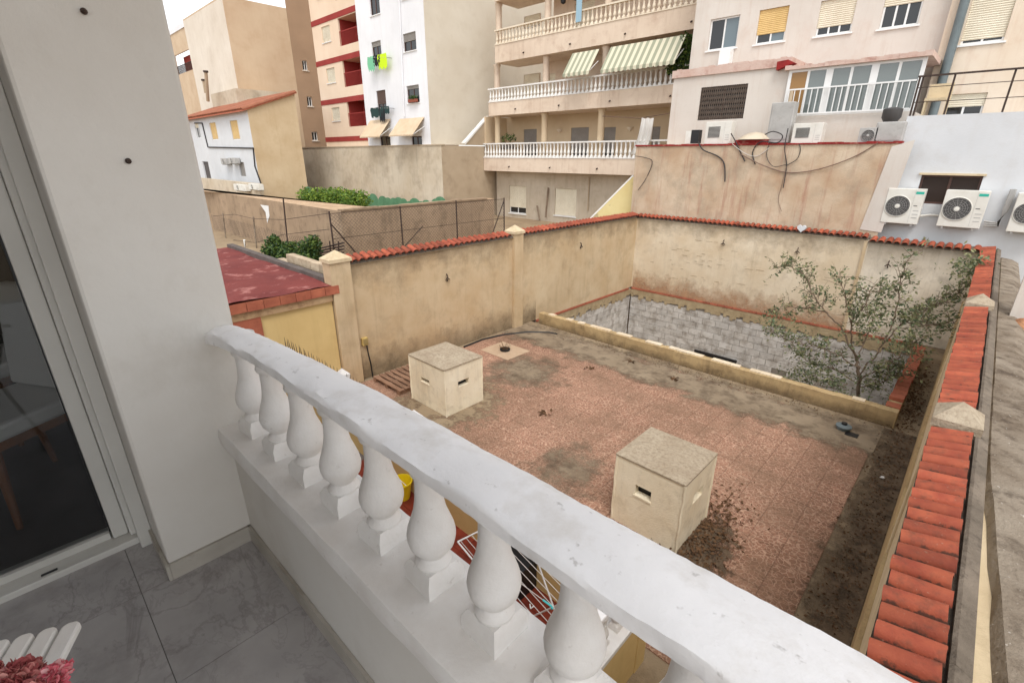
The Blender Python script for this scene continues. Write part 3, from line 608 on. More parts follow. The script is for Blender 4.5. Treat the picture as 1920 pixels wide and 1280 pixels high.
litter('leaf_litter', 'dry leaf crumbs scattered over the cement strip before the pit curb', -4.2, 10.45, 2.6, .16, 900, .03, DRYL, .016)
dirt_strip.data.materials[0] = soil_mat('ragged_dirt', DIRT, 'left', .58, .3, 6)
GRIME = mat('wall_grime', (132,114,90), (112,96,76), vs=2, dark=(84,70,54), damt=.6, ds=4, bump=.5)
SALT = mat('pale_scuff', (226,216,196), (214,200,176), vs=3, bump=.4)
def stain(parent, a, b, c, d, m_):
    o = MB().quad(a,b,c,d).build('damp_stain', m_, parent, recalc=False); o['kind'] = 'stuff'
gu = soil_mat('grime_rising', GRIME, 'up', .30, .4, 1.7, .6); gd = soil_mat('grime_running', GRIME, 'down', .12, .45, 1.6, .5)
stain(lw,(XL+.003,4.9,0),(XL+.003,10.9,0),(XL+.003,10.9,1.0),(XL+.003,4.9,1.0),gu)
stain(lw,(XL+.003,4.9,1.7),(XL+.003,16.5,1.7),(XL+.003,16.5,WT-.02),(XL+.003,4.9,WT-.02),gd)
stain(fw,(XL+.05,YF-.003,1.8),(xb-.12,YF-.003,1.8),(xb-.12,YF-.003,WT-.06),(XL+.05,YF-.003,WT-.06),gd)
stain(fw,(XL+.05,YF-.0035,0),(xb-.12,YF-.0035,0),(xb-.12,YF-.0035,.9),(XL+.05,YF-.0035,.9),soil_mat('brick_dust_rising', mat('brick_dust', (186,146,112), (170,126,94), vs=2, bump=.4), 'up', .30, .4, 2.0, .8))
stain(fw2,(xb,YF+.006,1.3),(XR,YF+.006,1.3),(XR,YF+.006,WT-.12),(xb,YF+.006,WT-.12),gd)
stain(cu,(-9.1,PY0-.162,0),(-.3,PY0-.162,0),(-.3,PY0-.162,.30),(-9.1,PY0-.162,.30),soil_mat('curb_grime', GRIME, 'up', .30, .4, 2.4, .6))
# short horizontal trowel scars on the far wall
mb = MB(); rg = random.Random(31)
for _ in range(46):
    x = rg.gauss(-7.2,1.4); z = rg.gauss(1.2,.5)
    if XL+.1 < x < -3 and .3 < z < 2.3: mb.box(x,x+rg.uniform(.05,.28),YF-.006,YF-.002,z,z+rg.uniform(.005,.014))
mb.build('trowel_scars', mat('scar', (172,150,122), (150,128,102), vs=6, bump=.3), fw)['kind'] = 'stuff'
def dust(label, x0,x1,y0,y1,z,m_):
    o = MB().quad((x0,y0,z),(x1,y0,z),(x1,y1,z),(x0,y1,z)).build('dust_film', m_, recalc=False); o['kind'] = 'stuff'; o['label'] = label; o['category'] = 'dust'
GREYD = mat('grey_dust', (150,134,112), (128,112,92), vs=1.2, dark=(84,70,56), damt=.7, ds=3, dlo=.46, dhi=.64, speck=.5, bump=.5)
dust('grey dust washed over the paving edge before the pit curb', -9.3,-.4,9.0,10.72,.022, soil_mat('ragged_dust_band', GREYD, 'band', .62, .22, 2))
dust('dark grime on the paving between left vent box and planting hole', -8.6,-5.4,6.3,9.2,.0205, soil_mat('ragged_dust_a', GREYD, 'radial', .42, .3, 2))
dust('brown grime on the paving left of the right vent box', -5.2,-2.7,4.0,6.8,.0205, soil_mat('ragged_dust_b', GREYD, 'radial', .28, .3, 2))
# ------------------------------------------------------------------ small things in the yard
# pallet
p0 = PX(730,715,z=.1)
pal = thing('wooden_pallet', 'weathered wooden pallet lying between left wall and vent box', 'pallet', (-8.6,5.7,0))
for k in range(3): MB().box(-9.12+k*.46,-9.02+k*.46,5.0,6.15,.022,.11).build('bearer', PALLET, pal)
me = MB().box(0,1.06,0,.1,0,.022).mesh('slat')
for k in range(8): put('slat', me, PALLET, pal, (-9.13, 5.0+k*.148, .111), (0,0,random.gauss(0,.008)))
# electric socket with cable
sx = XL
pz = PX(684,640,x=XL+.05)
es = thing('socket_box', 'small yellowed electric box with black cable low on the left wall', 'socket', (XL,pz.y,pz.z))
MB().box(XL+.001,XL+.08,pz.y-.07,pz.y+.07,pz.z-.09,pz.z+.09).build('box', mat('aged_plastic', (196,170,106), (180,152,92), vs=9, bump=.1), es, bevel=.01)
MB().box(XL+.08,XL+.095,pz.y-.05,pz.y+.05,pz.z-.05,pz.z+.06).build('lid', glossy('aged_lid', (150,130,84), .5), es)
MB().tube([(XL+.06,pz.y+.03,pz.z-.08),(XL+.05,pz.y+.05,pz.z-.3),(XL+.04,pz.y+.09,.35),(XL+.05,pz.y+.10,.0)],.016).build('cable', BLACK, es, True)
q = PX(949,563,x=XL)
o = thing('junction_box', 'little white junction box on left wall beside the second pillar', 'junction box', tuple(q))
MB().box(q.x+.001,q.x+.05,q.y-.06,q.y+.06,q.z-.07,q.z+.07).build('case', FRAMEW, o, bevel=.008); MB().lathe([(.03,0),(.03,.012)],seg=12).build('cap', ACG, o)
o.children[-1].location = (.052,0,0); o.children[-1].rotation_euler = (0,R(90),0)
# lamp hooks
def hook(px, py, side, label):
    q = PX(px,py,x=XL) if side == 'x' else PX(px,py,y=YF)
    n = Vector((1,0,0)) if side == 'x' else Vector((0,-1,0)); s = Vector((0,1,0)) if side == 'x' else Vector((1,0,0)); z = Vector((0,0,1))
    mb = MB(); mb.tube([q+n*.003+z*.09, q+n*.04+z*.06, q+n*.06, q+n*.045-z*.06, q+n*.01-z*.1],.014)
    for k in (-1,1): mb.tube([q+n*.03, q+n*.05+s*.07*k-z*.06],.011)
    tag(mb.build('wall_hook', IRON, None, True), label, 'hook', 'iron hooks on the yard walls')
hook(837,520,'x','rusty iron hook on left wall nearest the near pillar')
hook(1088,460,'x','rusty iron hook on left wall right of second pillar')
hook(1357,455,'y','rusty iron hook left of two on pale far wall')
hook(1496,470,'y','rusty iron hook right of two on pale far wall under white heart')
hook(1666,495,'y','bent iron stub on the greyer bay of far wall')
# white heart stone on the tile row
q = PX(1503,428,y=YF-.08)
mb = MB(); P = []
for i in range(28):
    t = 2*math.pi*i/28; P.append((q.x+.0075*16*math.sin(t)**3, q.y-.03, q.z+.0075*(13*math.cos(t)-5*math.cos(2*t)-2*math.cos(3*t)-math.cos(4*t))))
mb.prism(P, (0,.07,0)); tag(mb.build('heart_stone', BWHITE2, None, bevel=.012), 'white heart shaped piece on the far wall tiles', 'heart')
# hose along left wall
q = [PX(875,648,z=.05),PX(930,625,z=.04),PX(985,618,z=.04),PX(1040,624,z=.03)]
q = [PX(870,650,z=.04)]+[PX(x,y,z=.035) for x,y in ((905,636),(945,627),(990,622),(1030,623),(1045,626))]
tag(MB().tube(q,.022).build('hose', BLACK, None, True), 'black hose lying near the corner of pit curb and left wall', 'hose')
# planting hole with dry plant
q = PX(947,658,z=0)
ph = thing('planting_hole', 'square cement patch with a small hole and dead stalks', 'planting hole', tuple(q))
MB().box(q.x-.5,q.x+.5,q.y-.42,q.y+.42,.006,.022).build('cement_patch', mat('patch_cement', (188,164,138), (172,146,120), vs=3, speck=.3, bump=.5), ph)
MB().lathe([(.13,0),(.14,.05),(.11,.055),(.10,.01)],(q.x,q.y,.021),16).build('hole_rim', BLACK, ph, True)
mb = MB()
for i in range(22):
    a = random.uniform(0,6.28); mb.tube([(q.x+.05*math.cos(a),q.y+.05*math.sin(a),.03),(q.x+.12*math.cos(a),q.y+.12*math.sin(a),.12),(q.x+.17*math.cos(a),q.y+.17*math.sin(a),random.uniform(.08,.24))],.005,4)
mb.build('dead_stalks', DRYL, ph)
# roof vent stub
q = PX(1580,806,z=0)
st = thing('drain_stub', 'small grey round drain stub on the cement near the curb corner', 'drain', tuple(q))
MB().lathe([(.10,0),(.10,.07),(.13,.075),(.13,.10),(.06,.13),(.05,.12)],tuple(q),18).build('pipe_body', PIPE, st, True)
MB().lathe([(.045,.122),(.045,.16),(.02,.165)],tuple(q),12).build('cap', BLACK, st, True)
MB().box(q.x+.06,q.x+.26,q.y-.2,q.y-.03,.004,.03).build('dark_plate', BLACK, st)
# twigs, debris
def twig(px, py, label, L=.2):
    q = PX(px,py,z=.02); mb = MB(); a = random.uniform(0,3)
    for k in range(3):
        b = a+k*.9; mb.tube([q, q+Vector((L*.5*math.cos(b),L*.5*math.sin(b),.04)), q+Vector((L*math.cos(b+.3),L*math.sin(b+.3),.015))],.014,5,.004)
    for k in range(8): leaf(mb, q+Vector((random.gauss(0,.05),random.gauss(0,.05),.01)), Vector((random.gauss(0,1),random.gauss(0,1),.3)).normalized(), .09)
    tag(mb.build('dry_twig', DRYL, None), label, 'twig', 'dry twigs on the paving')
twig(1185,678,'dry forked twig on cement strip nearest the pit curb',.24); twig(1105,692,'dry twig on paving farther from the curb',.16); twig(1262,711,'dry twig at edge of paving and cement strip',.16); twig(1022,776,'dry twig in middle of paving between the vent boxes',.16)
# grey slate board near the far right
q = PX(1765,640,z=.05); 
tag(MB().prism([(q.x-.2,q.y,.002),(q.x+.12,q.y,.002),(q.x+.12,q.y+.12,.5),(q.x-.2,q.y+.12,.5)],(0,.03,.01)).build('slate_board', GREYB), 'dark grey board leaning behind the tree near right wall', 'board')
# pebbles white
for px,py,l in ((1649,895,'small white scrap on dark dirt by the right wall'),):
    q = PX(px,py,z=.03); mb = MB(); mb.prism([q,q+Vector((.06,.01,0)),q+Vector((.07,.05,.01)),q+Vector((.02,.06,0))],(0,0,.012)); tag(mb.build('paper_scrap', FRAMEW), l, 'scrap')
# black bar painting in the dark of an opening in the pit wall
q = PX(1340,668,y=YF-.1)
tag(MB().box(q.x-.75,q.x+.75,YF-.12,YF-.04,q.z-.06,q.z+.05).build('opening_shade', BLACK), 'black bar standing in for a dark opening low in the far block wall of pit', 'opening')
# ================================================================== OUR BALCONY (floor at z = 3.2)
FZ = CAMZ-1.6; PXF = -2.02; OUTY = .54; CE = FZ+2.95
# floor of marble tiles
fl = struct(MB().box(-2.50,3.2,-2.6,.46,FZ-.25,FZ-.008).build('balcony_floor', GROUT), 'grey marble balcony floor')
tmb = MB().box(.001,.499,.001,.499,-.02,0).mesh('floor_tile'); random.seed(2)
for i in range(11):
    for j in range(6):
        x = -2.02-.5+.5*i; y = .02-.5*5+.5*j
        if y > .3: continue
        if y > 0: put('floor_tile', MB().box(.001,.499,.001,.41,-.02,0).mesh('floor_tile'), MARBLE, fl, (x,y,FZ))
        else: put('floor_tile', tmb, MARBLE, fl, (x,y,FZ))
struct(MB().box(-6.2,.85,-2.8,.50,CE,CE+.25).build('ceiling', PILLAR), 'balcony ceiling slab overhead')  # unseen slab, right edge cut back to let light onto the parapet
struct(MB().box(-6.2,.85,-2.75,-2.6,FZ-.2,CE).build('wall_back', PILLAR), 'white house wall behind the balcony')  # unseen wall, stops with the ceiling so light enters from behind right
struct(MB().box(-6.2,-2.5,.36,OUTY-.02,FZ-.2,CE).build('wall_room_front', PILLAR), 'outer wall of the dark room')
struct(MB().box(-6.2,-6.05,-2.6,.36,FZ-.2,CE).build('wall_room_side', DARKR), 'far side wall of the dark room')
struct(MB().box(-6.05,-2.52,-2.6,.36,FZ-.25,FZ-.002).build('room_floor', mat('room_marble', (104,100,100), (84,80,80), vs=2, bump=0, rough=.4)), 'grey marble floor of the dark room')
# pillar
pl = thing('pillar', 'broad white plastered pillar carrying two screws, left of the railing', 'pillar', (-2.2,.3,FZ))
mb = MB(); mb.box(-2.50,PXF,.125,OUTY,FZ,CE); mb.build('shaft', PILLAR, pl, bevel=.012)
MB().box(-2.34,PXF+.014,.112,.124,FZ,FZ+.075).build('skirting', SKIRT, pl)
MB().box(PXF+.001,PXF+.014,.125,.43,FZ,FZ+.075).build('skirting', SKIRT, pl)
for px,py in ((157,22),(240,302)):
    q = PX(px,py,x=PXF); 
    o = MB().lathe([(.008,0),(.009,.004),(.004,.006),(.004,.022),(.001,.024)],seg=10).build('screw', IRON, pl, True); o.location = Vector(q)-Vector(pl.location); o.rotation_euler = (0,R(90),0)
# sliding door
dx = -2.43
sdn = thing('sliding_door', 'pale aluminium sliding door into the dark room', 'door', (dx,-.6,FZ))
MB().box(dx-.07,dx+.05,.055,.124,FZ+.03,CE).build('jamb', ALU, sdn, bevel=.006)
MB().box(dx+.051,dx+.13,.075,.124,FZ,CE).build('cover_strip', ALU, sdn, bevel=.004)
MB().box(dx-.05,dx+.02,.0,.054,FZ+.03,CE).build('sash_stile', ALU, sdn, bevel=.006)
MB().box(dx-.008,dx+.0,-.006,-.001,FZ+.06,CE).build('seal', BLACK, sdn)
MB().box(dx-.10,dx+.08,-2.4,.124,FZ-.004,FZ+.028).build('threshold', ALU, sdn, bevel=.004)
MB().box(dx-.03,dx+.005,-2.4,-.008,FZ+.029,FZ+.06).build('bottom_rail', ALU, sdn)
for k in range(2): MB().box(dx+.05,dx+.062,-.24-.6*k,-.19-.6*k,FZ+.0285,FZ+.031).build('drain_slot', BLACK, sdn)
MB().box(dx-.02,dx-.014,-2.4,-.008,FZ+.06,CE).build('glass', GLASS, sdn)
# chairs in the room
def chair(label, x, y, rz):
    t = thing('dining_chair', label, 'chair', (x,y,FZ), 'white dining chairs in the dark room')
    def b(name, mb, mt, bev=.02):
        me = mb.mesh(name); o = put(name, me, mt, t, (x,y,FZ), bevel=bev); return o
    b('seat', MB().box(-.22,.22,-.22,.22,.42,.50), CHAIRW)
    mb = MB(); 
    for i in range(6):
        z0,z1 = .505+i*.085,.505+(i+1)*.085; y0 = .17+.012*i; w = .22-(.004*i*i*.25)
        mb.add([(-w,y0,z0),(w,y0,z0),(w,y0+.06,z0),(-w,y0+.06,z0),(-w,y0+.012,z1),(w,y0+.012,z1),(w,y0+.072,z1),(-w,y0+.072,z1)],[(0,1,5,4),(2,3,7,6),(1,2,6,5),(3,0,4,7)]+([(0,3,2,1)] if i == 0 else [])+([(4,5,6,7)] if i == 5 else []))
    b('backrest', mb, CHAIRW, .015)
    b('seat_frame', MB().box(-.20,.20,-.20,.20,.375,.418), WOOD, .004)
    for sx in (-1,1):
        for sy in (-1,1): b('leg', MB().tube([(sx*.18,sy*.18,.376),(sx*.21,sy*.22,0)],.022,8,.013), WOOD, 0)
    t.rotation_euler = (0,0,rz)
    return t
chair('white padded dining chair just inside the sliding door', -3.14, .0-.20, R(-150+180))
chair('second white dining chair deeper in the dark room', -4.05, -.1, R(20))
rt = thing('dining_table', 'dark dining table edge deep in the room behind the chairs', 'table', (-3.9,-1.2,FZ))
MB().box(-4.4,-3.3,-1.9,-.75,FZ+.72,FZ+.75).build('tabletop', CHAIRW, rt)
for sx in (-4.3,-3.4):
    for sy in (-1.8,-.85): MB().box(sx-.03,sx+.03,sy-.03,sy+.03,FZ,FZ+.719).build('leg', CHAIRW, rt)
# balustrade (slightly skewed to the yard grid)
SK = R(.6)
bal = thing('balcony_balustrade', 'white balcony balustrade with thick plastered rail in the foreground', 'balustrade', (PXF,.0,FZ))
BO = Vector((PXF,0,FZ))
def sk(o): return o
LED = FZ+.575
def bpart(name, mb, mt, smooth=False, bevel=0):
    me = mb.mesh(name, smooth); bm = bmesh.new(); bm.from_mesh(me); bmesh.ops.recalc_face_normals(bm, faces=bm.faces); bm.to_mesh(me); bm.free()
    if smooth: me.set_sharp_from_angle(angle=R(42 if name == 'rail' else 50))
    return put(name, me, mt, bal, BO, bevel=bevel)
X1 = 4.6
bpart('parapet', MB().box(.0,X1,.435,.60,-.25,.50), PILLAR)
bpart('skirting', MB().box(.0,X1,.421,.434,-.001,.075), SKIRT)
mb = MB(); n = 110; rr = random.Random(4)
def rib(mb, prof, n, x0, x1, jit, wf=None, droop=False):
    k = len(prof); ph = [rr.uniform(0,6.28) for _ in range(k)]
    vs = []
    for i in range(n+1):
        x = x0+(x1-x0)*i/n
        for j,(y,z) in enumerate(prof):
            a = jit*(math.sin(x*9+ph[j])+.7*math.sin(x*23+ph[j]*2)+.5*rr.uniform(-1,1)) 
            b = jit*(math.sin(x*7+ph[j]*3)+.6*math.sin(x*19+ph[j])+.5*rr.uniform(-1,1))
            if wf: y = .44+(y-.44)*wf(x)
            if droop: z -= (.62-y)/.18*.055*math.exp(-max(x,0)/.22); y -= .012*math.exp(-max(x,0)/.15)
            if droop and .44 < y < .47 and z > 1.0: z += .003*math.sin(x*31)+.003*math.sin(x*13+1)
            vs.append((x,y+a,z+b))
    fs = [(i*k+j,(i+1)*k+j,(i+1)*k+(j+1)%k,i*k+(j+1)%k) for i in range(n) for j in range(k)]
    fs += [tuple(range(k)), tuple(n*k+j for j in range(k))[::-1]]
    mb.add(vs, fs)
rib(mb, [(.40,.505),(.63,.505),(.636,.54),(.634,.57),(.60,.5755),(.52,.576),(.44,.575),(.404,.572),(.398,.54)], 90, -.01, X1, .0012)
bpart('ledge', mb, BALU, True)
mb = MB()
rib(mb, [(.452,.983),(.60,.980),(.618,.986),(.622,.996),(.612,1.006),(.585,1.016),(.555,1.0215),(.52,1.0235),(.485,1.0225),(.456,1.0205),(.4455,1.0175),(.4425,1.0125),(.444,.988),(.447,.9835)], 300, -.01, X1, .0016, lambda x: min(1.0, .58+.26*x if x < 1.0 else .84+.085*(x-1.0)), True)
bpart('rail', mb, RAILM, True)
BM = baluster_mesh('baluster', .41, .98, 28)
for i in range(20):
    put('baluster', BM, BALU, bal, BO+Vector((.135+.217*i, .516+.022*min(.217*i,1.6), .574)), (0,0,random.gauss(0,.03)))
bal.rotation_euler = (0,0,SK)
# folding table with slats and flowers
tb = thing('slatted_table', 'white slatted folding table in the lower left corner', 'table', (-1.25,-.45,FZ))
TZ = FZ+.72
ends = [PX(px,py,z=TZ) for px,py in ((150,1160),(110,1171),(62,1182),(16,1194))]
sl_d = Vector((1,0,0))
y0 = ends[0].y; xe = ends[0].x
dirv = Vector((ends[3].x-ends[0].x, ends[3].y-ends[0].y, 0)).normalized()        # across the slats
ldir = Vector((dirv.y, -dirv.x, 0)); 
if ldir.x < 0: ldir = -ldir
sp = (ends[3]-ends[0]).length/3.05
ang = math.atan2(ldir.y, ldir.x)
w = sp*.84; me = MB()
P_ = [(0,-w/2+.008),(.008,-w/2),(.60,-w/2),(.60,w/2),(.008,w/2),(0,w/2-.008)]
me.prism([(a,b,0) for a,b in P_],(0,0,-.016)); me = me.mesh('slat')
for k in range(9):
    c = ends[0]+dirv*(sp*(k+.0)) + dirv*w*.4
    o = put('slat', me, PWHITE, tb, (c.x,c.y,TZ), (0,0,ang), bevel=.004)
nrm = dirv
for t0 in (.10,.48):
    a = ends[0]+ldir*t0; b = a+dirv*(sp*9)
    mb = MB(); mb.prism([(a.x,a.y,TZ-.018),(a.x+ldir.x*.035,a.y+ldir.y*.035,TZ-.018),(b.x+ldir.x*.035,b.y+ldir.y*.035,TZ-.018),(b.x,b.y,TZ-.018)],(0,0,-.02)); mb.build('cross_batten', PWHITE, tb)
for t0,s in ((.06,1),(.54,-1)):
    for k in (.6,8.2):
        a = ends[0]+ldir*t0+dirv*(sp*k); b = ends[0]+ldir*(.54 if s > 0 else .06)+dirv*(sp*k)
        MB().tube([(a.x,a.y,TZ-.04),(b.x,b.y,FZ)],.012,8).build('leg', PWHITE, tb)
# flowers
def bloom(mb, c, r, n):
    for _ in range(n):
        d = Vector((random.gauss(0,1),random.gauss(0,1),abs(random.gauss(0,1)))).normalized()
        p = Vector(c)+d*r*random.uniform(.15,.85); s = d.cross(Vector((random.gauss(0,1),random.gauss(0,1),random.gauss(0,1)))).normalized()
        L = r*random.uniform(.35,.6); e = (d+s*random.uniform(-.8,.8)).normalized(); q = e.cross(s).normalized()
        mb.add([p-q*L*.2, p+e*L*.5-q*L*.5, p+e*L*.95-q*L*.28+d*L*.1, p+e*L, p+e*L*.9+q*L*.3-d*L*.12, p+e*L*.5+q*L*.5, p+q*L*.2], [(0,1,5,6),(1,2,3),(1,3,5),(3,4,5)])
fw_ = thing('flower_bunch', 'bunch of pink and dusty red carnations on the slatted table', 'flowers', tuple(PX(60,1260,z=TZ)))
def fpos(px,py,dz): return PX(px,py,z=TZ+dz)
vz = PX(30,1420,z=TZ)
for px,py,dz,r,m_,n in ((103,1273,.10,.022,PETAL,330),(40,1280,.10,.030,PETALR,620),(2,1296,.10,.026,PETAL,300),(76,1306,.09,.028,PETALR,400),(-30,1290,.10,.03,PETALR,300)):
    c = fpos(px,py,dz); mb = MB(); bloom(mb, c, r, n); f = mb.build('flower', m_, fw_, recalc=False)
    MB().tube([c,(c+vz)/2+Vector((0,0,.02)),(vz.x,vz.y,TZ+.006)],.003,5).build('stem', LEAFD, f)
# ================================================================== LOWER TERRACE under the balcony
TY = 3.42; TXR = -1.40; TZF = .14
tf = struct(MB().box(-10.2,TXR-.02,.3,TY-.1,-.2,TZF).build('terrace_floor', GROUT), 'dark red tiled floor of the lower terrace')
me = MB().box(.003,.327,.003,.327,0,.012).mesh('floor_tile'); 
for i in range(15):
    for j in range(8):
        put('floor_tile', me, REDFLOOR, tf, (TXR-.36-.33*i, TY-.45-.33*j, TZF))
struct(MB().box(-10.2,4.6,.25,.42,-.2,FZ-.251).build('facade_wall', OCHRE), 'ochre house wall under the balcony')
struct(MB().box(-2.5,4.6,.25,.60,FZ-.5,FZ-.252).build('balcony_edge_beam', WHITE), 'white beam under the balcony')
# railing wall of the terrace
tp = thing('terrace_balustrade', 'white spiked terrace balustrade below the balcony, mostly hidden by the rail', 'balustrade', (-5,TY,0))
MB().box(-10.0,TXR,TY-.19,TY-.01,-.05,.74).build('parapet', YELLOW, tp)
MB().box(TXR-.19,TXR-.01,.45,TY-.191,-.05,.74).build('parapet', YELLOW, tp)
MB().box(-10.0,TXR+.012,TY-.22,TY+.012,.741,.80).build('ledge', BALU, tp, bevel=.008)
MB().box(TXR-.23,TXR+.012,.45,TY-.221,.741,.80).build('ledge', BALU, tp, bevel=.008)
MB().box(-10.0,TXR-.02,TY-.17,TY-.04,1.18,1.25).build('rail', RAILM, tp, bevel=.015)
MB().box(TXR-.17,TXR-.05,2.3,TY-.171,1.18,1.25).build('rail', RAILM, tp, bevel=.015)
SB = baluster_mesh('small_baluster', .38, .9, 14)
x = TXR-.35
while x > -9.9: put('baluster', SB, BALU, tp, (x,TY-.105,.80)); x -= .23
y = 2.95
while y > 2.3: put('baluster', SB, BALU, tp, (TXR-.11,y,.80)); y -= .23
posts = [(497,617),(645,693),(782,770),(903,836),(1022,903),(1120,955),(1222,1008)]
for px,py in posts:
    x = PX(px,py,z=1.49).x
    p = MB().box(x-.07,x+.07,TY-.18,TY-.03,.801,1.36).build('post', BALU, tp)
    mb = MB(); pyramid(mb, x-.07,x+.07,TY-.18,TY-.03,1.361,.10,.015); mb.build('finial', BALU, p)
me = MB().tube([(0,0,0),(0,0,.22)],.011,5,.002).mesh('spike'); x = -9.95
MB().box(-9.98,TXR-.03,TY-.115,TY-.095,1.251,1.265).build('spike_bar', IRON, tp)
while x < TXR-.1: put('spike', me, IRON, tp, (x,TY-.105,1.266),(random.gauss(0,.05),random.gauss(0,.05),0)); x += .105
# things on the terrace
def rackpt(px,py,z): return PX(px,py,z=z)
RZ = 1.05
dr = thing('drying_rack', 'white wire clothes drying rack on the red terrace floor', 'drying rack', tuple(PX(1000,1080,z=TZF)))
a = PX(950,1050,z=RZ); c = PX(1055,1165,z=RZ)
d = Vector((c.x-a.x,c.y-a.y,0)); u = d.normalized(); s = Vector((-u.y,u.x,0))
mb = MB()
for k in range(8): 
    o_ = s*(-.24+.068*k); mb.tube([a+o_-u*.5, c+o_+u*.25],.0035,5)
mb.build('wires', CABLEW, dr)
fr = [a-s*.27-u*.5, a+s*.27-u*.5, c+s*.27+u*.25, c-s*.27+u*.25]
MB().tube(fr+[fr[0]],.009,8).build('frame', FRAMEW, dr, True)
for k in (-1,1):
    mid = (a+c)/2
    MB().tube([mid+s*.27*k-u*.3, Vector((mid.x+s.x*.27*k+u.x*.35,mid.y+s.y*.27*k+u.y*.35,TZF+.012))],.009,8).build('leg', FRAMEW, dr)
    MB().tube([mid+s*.27*k+u*.3, Vector((mid.x+s.x*.27*k-u.x*.35,mid.y+s.y*.27*k-u.y*.35,TZF+.012))],.009,8).build('leg', FRAMEW, dr)
q0 = PX(1018,1124,z=RZ+.01); q1 = PX(1034,1136,z=RZ+.01); e_ = (q1-q0).normalized()
pg = thing('cane_handle', 'turquoise hooked handle of a thin stick lying on the drying rack', 'stick', tuple(q0))
MB().tube([q0,q1,q1+e_*.012-Vector((0,0,.014)),q1-Vector((0,0,.03))],.009,8).build('handle', TURQ, pg, True)
MB().tube([q0-e_*.005,q0-e_*.55],.004,6).build('shaft', CABLEW, pg)
q = PX(995,1140,z=RZ); mb = MB(); mb.tube([q,q+Vector((.02,.02,.03))],.006,5); mb.tube([q,q+Vector((-.02,.01,.03))],.006,5); tag(mb.build('clothes_peg', FRAMEW), 'small white peg clipped to the drying rack', 'peg')
q = PX(975,1075,z=TZF+.35); sp_ = thing('black_crate', 'black plastic box standing behind the drying rack wires', 'crate', (q.x-.15,q.y+.1,TZF+.012))
MB().box(q.x-.42,q.x+.05,q.y-.05,q.y+.3,TZF+.013,TZF+.42).build('body', BLACK, sp_, bevel=.02); MB().box(q.x-.44,q.x+.07,q.y-.07,q.y+.32,TZF+.421,TZF+.45).build('lid', BLACK, sp_, bevel=.01)
q = PX(752,906,z=TZF+.25); bk = thing('yellow_bucket', 'bright yellow plastic bucket with white rim on the terrace floor', 'bucket', (q.x,q.y,TZF+.012))
MB().lathe([(.11,.0),(.155,.26),(.165,.265),(.165,.285),(.150,.285),(.105,.02)],(q.x,q.y,TZF+.013),20).build('shell', YPLAST, bk, True)
MB().tube([(q.x-.16,q.y,TZF+.28),(q.x-.1,q.y-.05,TZF+.38),(q.x+.05,q.y-.06,TZF+.39),(q.x+.16,q.y,TZF+.28)],.006,6).build('handle', FRAMEW, bk, True)
# ================================================================== NEIGHBOURING LOT at the left (raised ground)
NZ = 1.75
NZ2 = 1.15
struct(MB().box(-60,XL-.23,4.6,13.4,-3,NZ).build('neighbour_ground', EARTH), 'bare raised ground of the neighbouring lot')
struct(MB().box(-60,XL-.23,13.401,40,-3,NZ2).build('rear_lot_ground', EARTH), 'lower bare ground at the back of the neighbouring lot')
# shed with yellow wall and red membrane roof
RZf = 2.36
yw = thing('garden_shed', 'yellow shed wall under a flat red membrane roof edged with brick', 'shed', (-11,3.2,0))
MB().box(-15.5,XL+.02,.9,4.40,-.1,1.98).build('wall', YELLOW, yw)
MB().box(XL+.021,XL+.06,.9,PX(490,612,x=XL).y-.0,0,1.978).build('corner_pier', REDBRICK, yw)
MB().box(-15.5,XL+.07,.9,4.40,1.981,2.13).build('cornice', mat('cornice_worn', (188,160,124), (166,132,98), vs=3, dark=(120,88,64), damt=.6, ds=6, bump=.7), yw)
me = MB().box(-.12,0,.004,.296,0,.17).mesh('brick'); y = .95
while y < 4.35: put('brick', me, REDBRICK, yw, (XL+.11+random.uniform(-.012,.012), y, 2.131)); y += .30
n = 40; mb = MB(); vs_ = []; rr = random.Random(8)
for i in range(n+1):
    for j in range(n+1):
        x = -15.5+(XL+.09+15.5)*i/n; y = .9+3.5*j/n
        vs_.append((x,y,RZf-.03+.10*(1-i/n)*0+.012*math.sin(x*3+2*math.sin(y*2))+.010*math.sin(y*5+x*1.3)+rr.uniform(-.004,.004)))
mb.add(vs_, [(i*(n+1)+j,(i+1)*(n+1)+j,(i+1)*(n+1)+j+1,i*(n+1)+j+1) for i in range(n) for j in range(n)])
mb.box(-15.49,XL-.02,.92,4.38,2.135,2.30)
mb.build('roof', REDROOF, yw, True)
MB().box(-15.5,XL-.24,4.401,4.56,1.0,2.42).build('parapet', mat('grey_parapet', (108,98,92), (88,80,76), vs=3, dark=(60,54,50), damt=.5, ds=5, bump=.6), yw)
# stepped pale block wall behind the pillar
mat_step = mat('pale_block', (198,180,154), (176,154,128), vs=3, dark=(132,112,90), damt=.6, ds=5, rnd=.18, bump=.6)
sw = thing('block_wall', 'stepped pale block wall behind the shed roof beside the near pillar', 'wall', (-10,4.8,NZ))
me = MB().box(.010,.425,.0,.18,.008,.190).mesh('block')
MB().box(-13.2,-9.75,4.715,4.865,NZ,NZ+.38).build('joint_backing', JOINT, sw)
for k in range(4):
    for i in range(9-k*1):
        put('block', me, mat_step, sw, (-9.85-.435*(i+1)+(.2 if k % 2 else 0)+.1, 4.7, NZ+.0+.2*k))
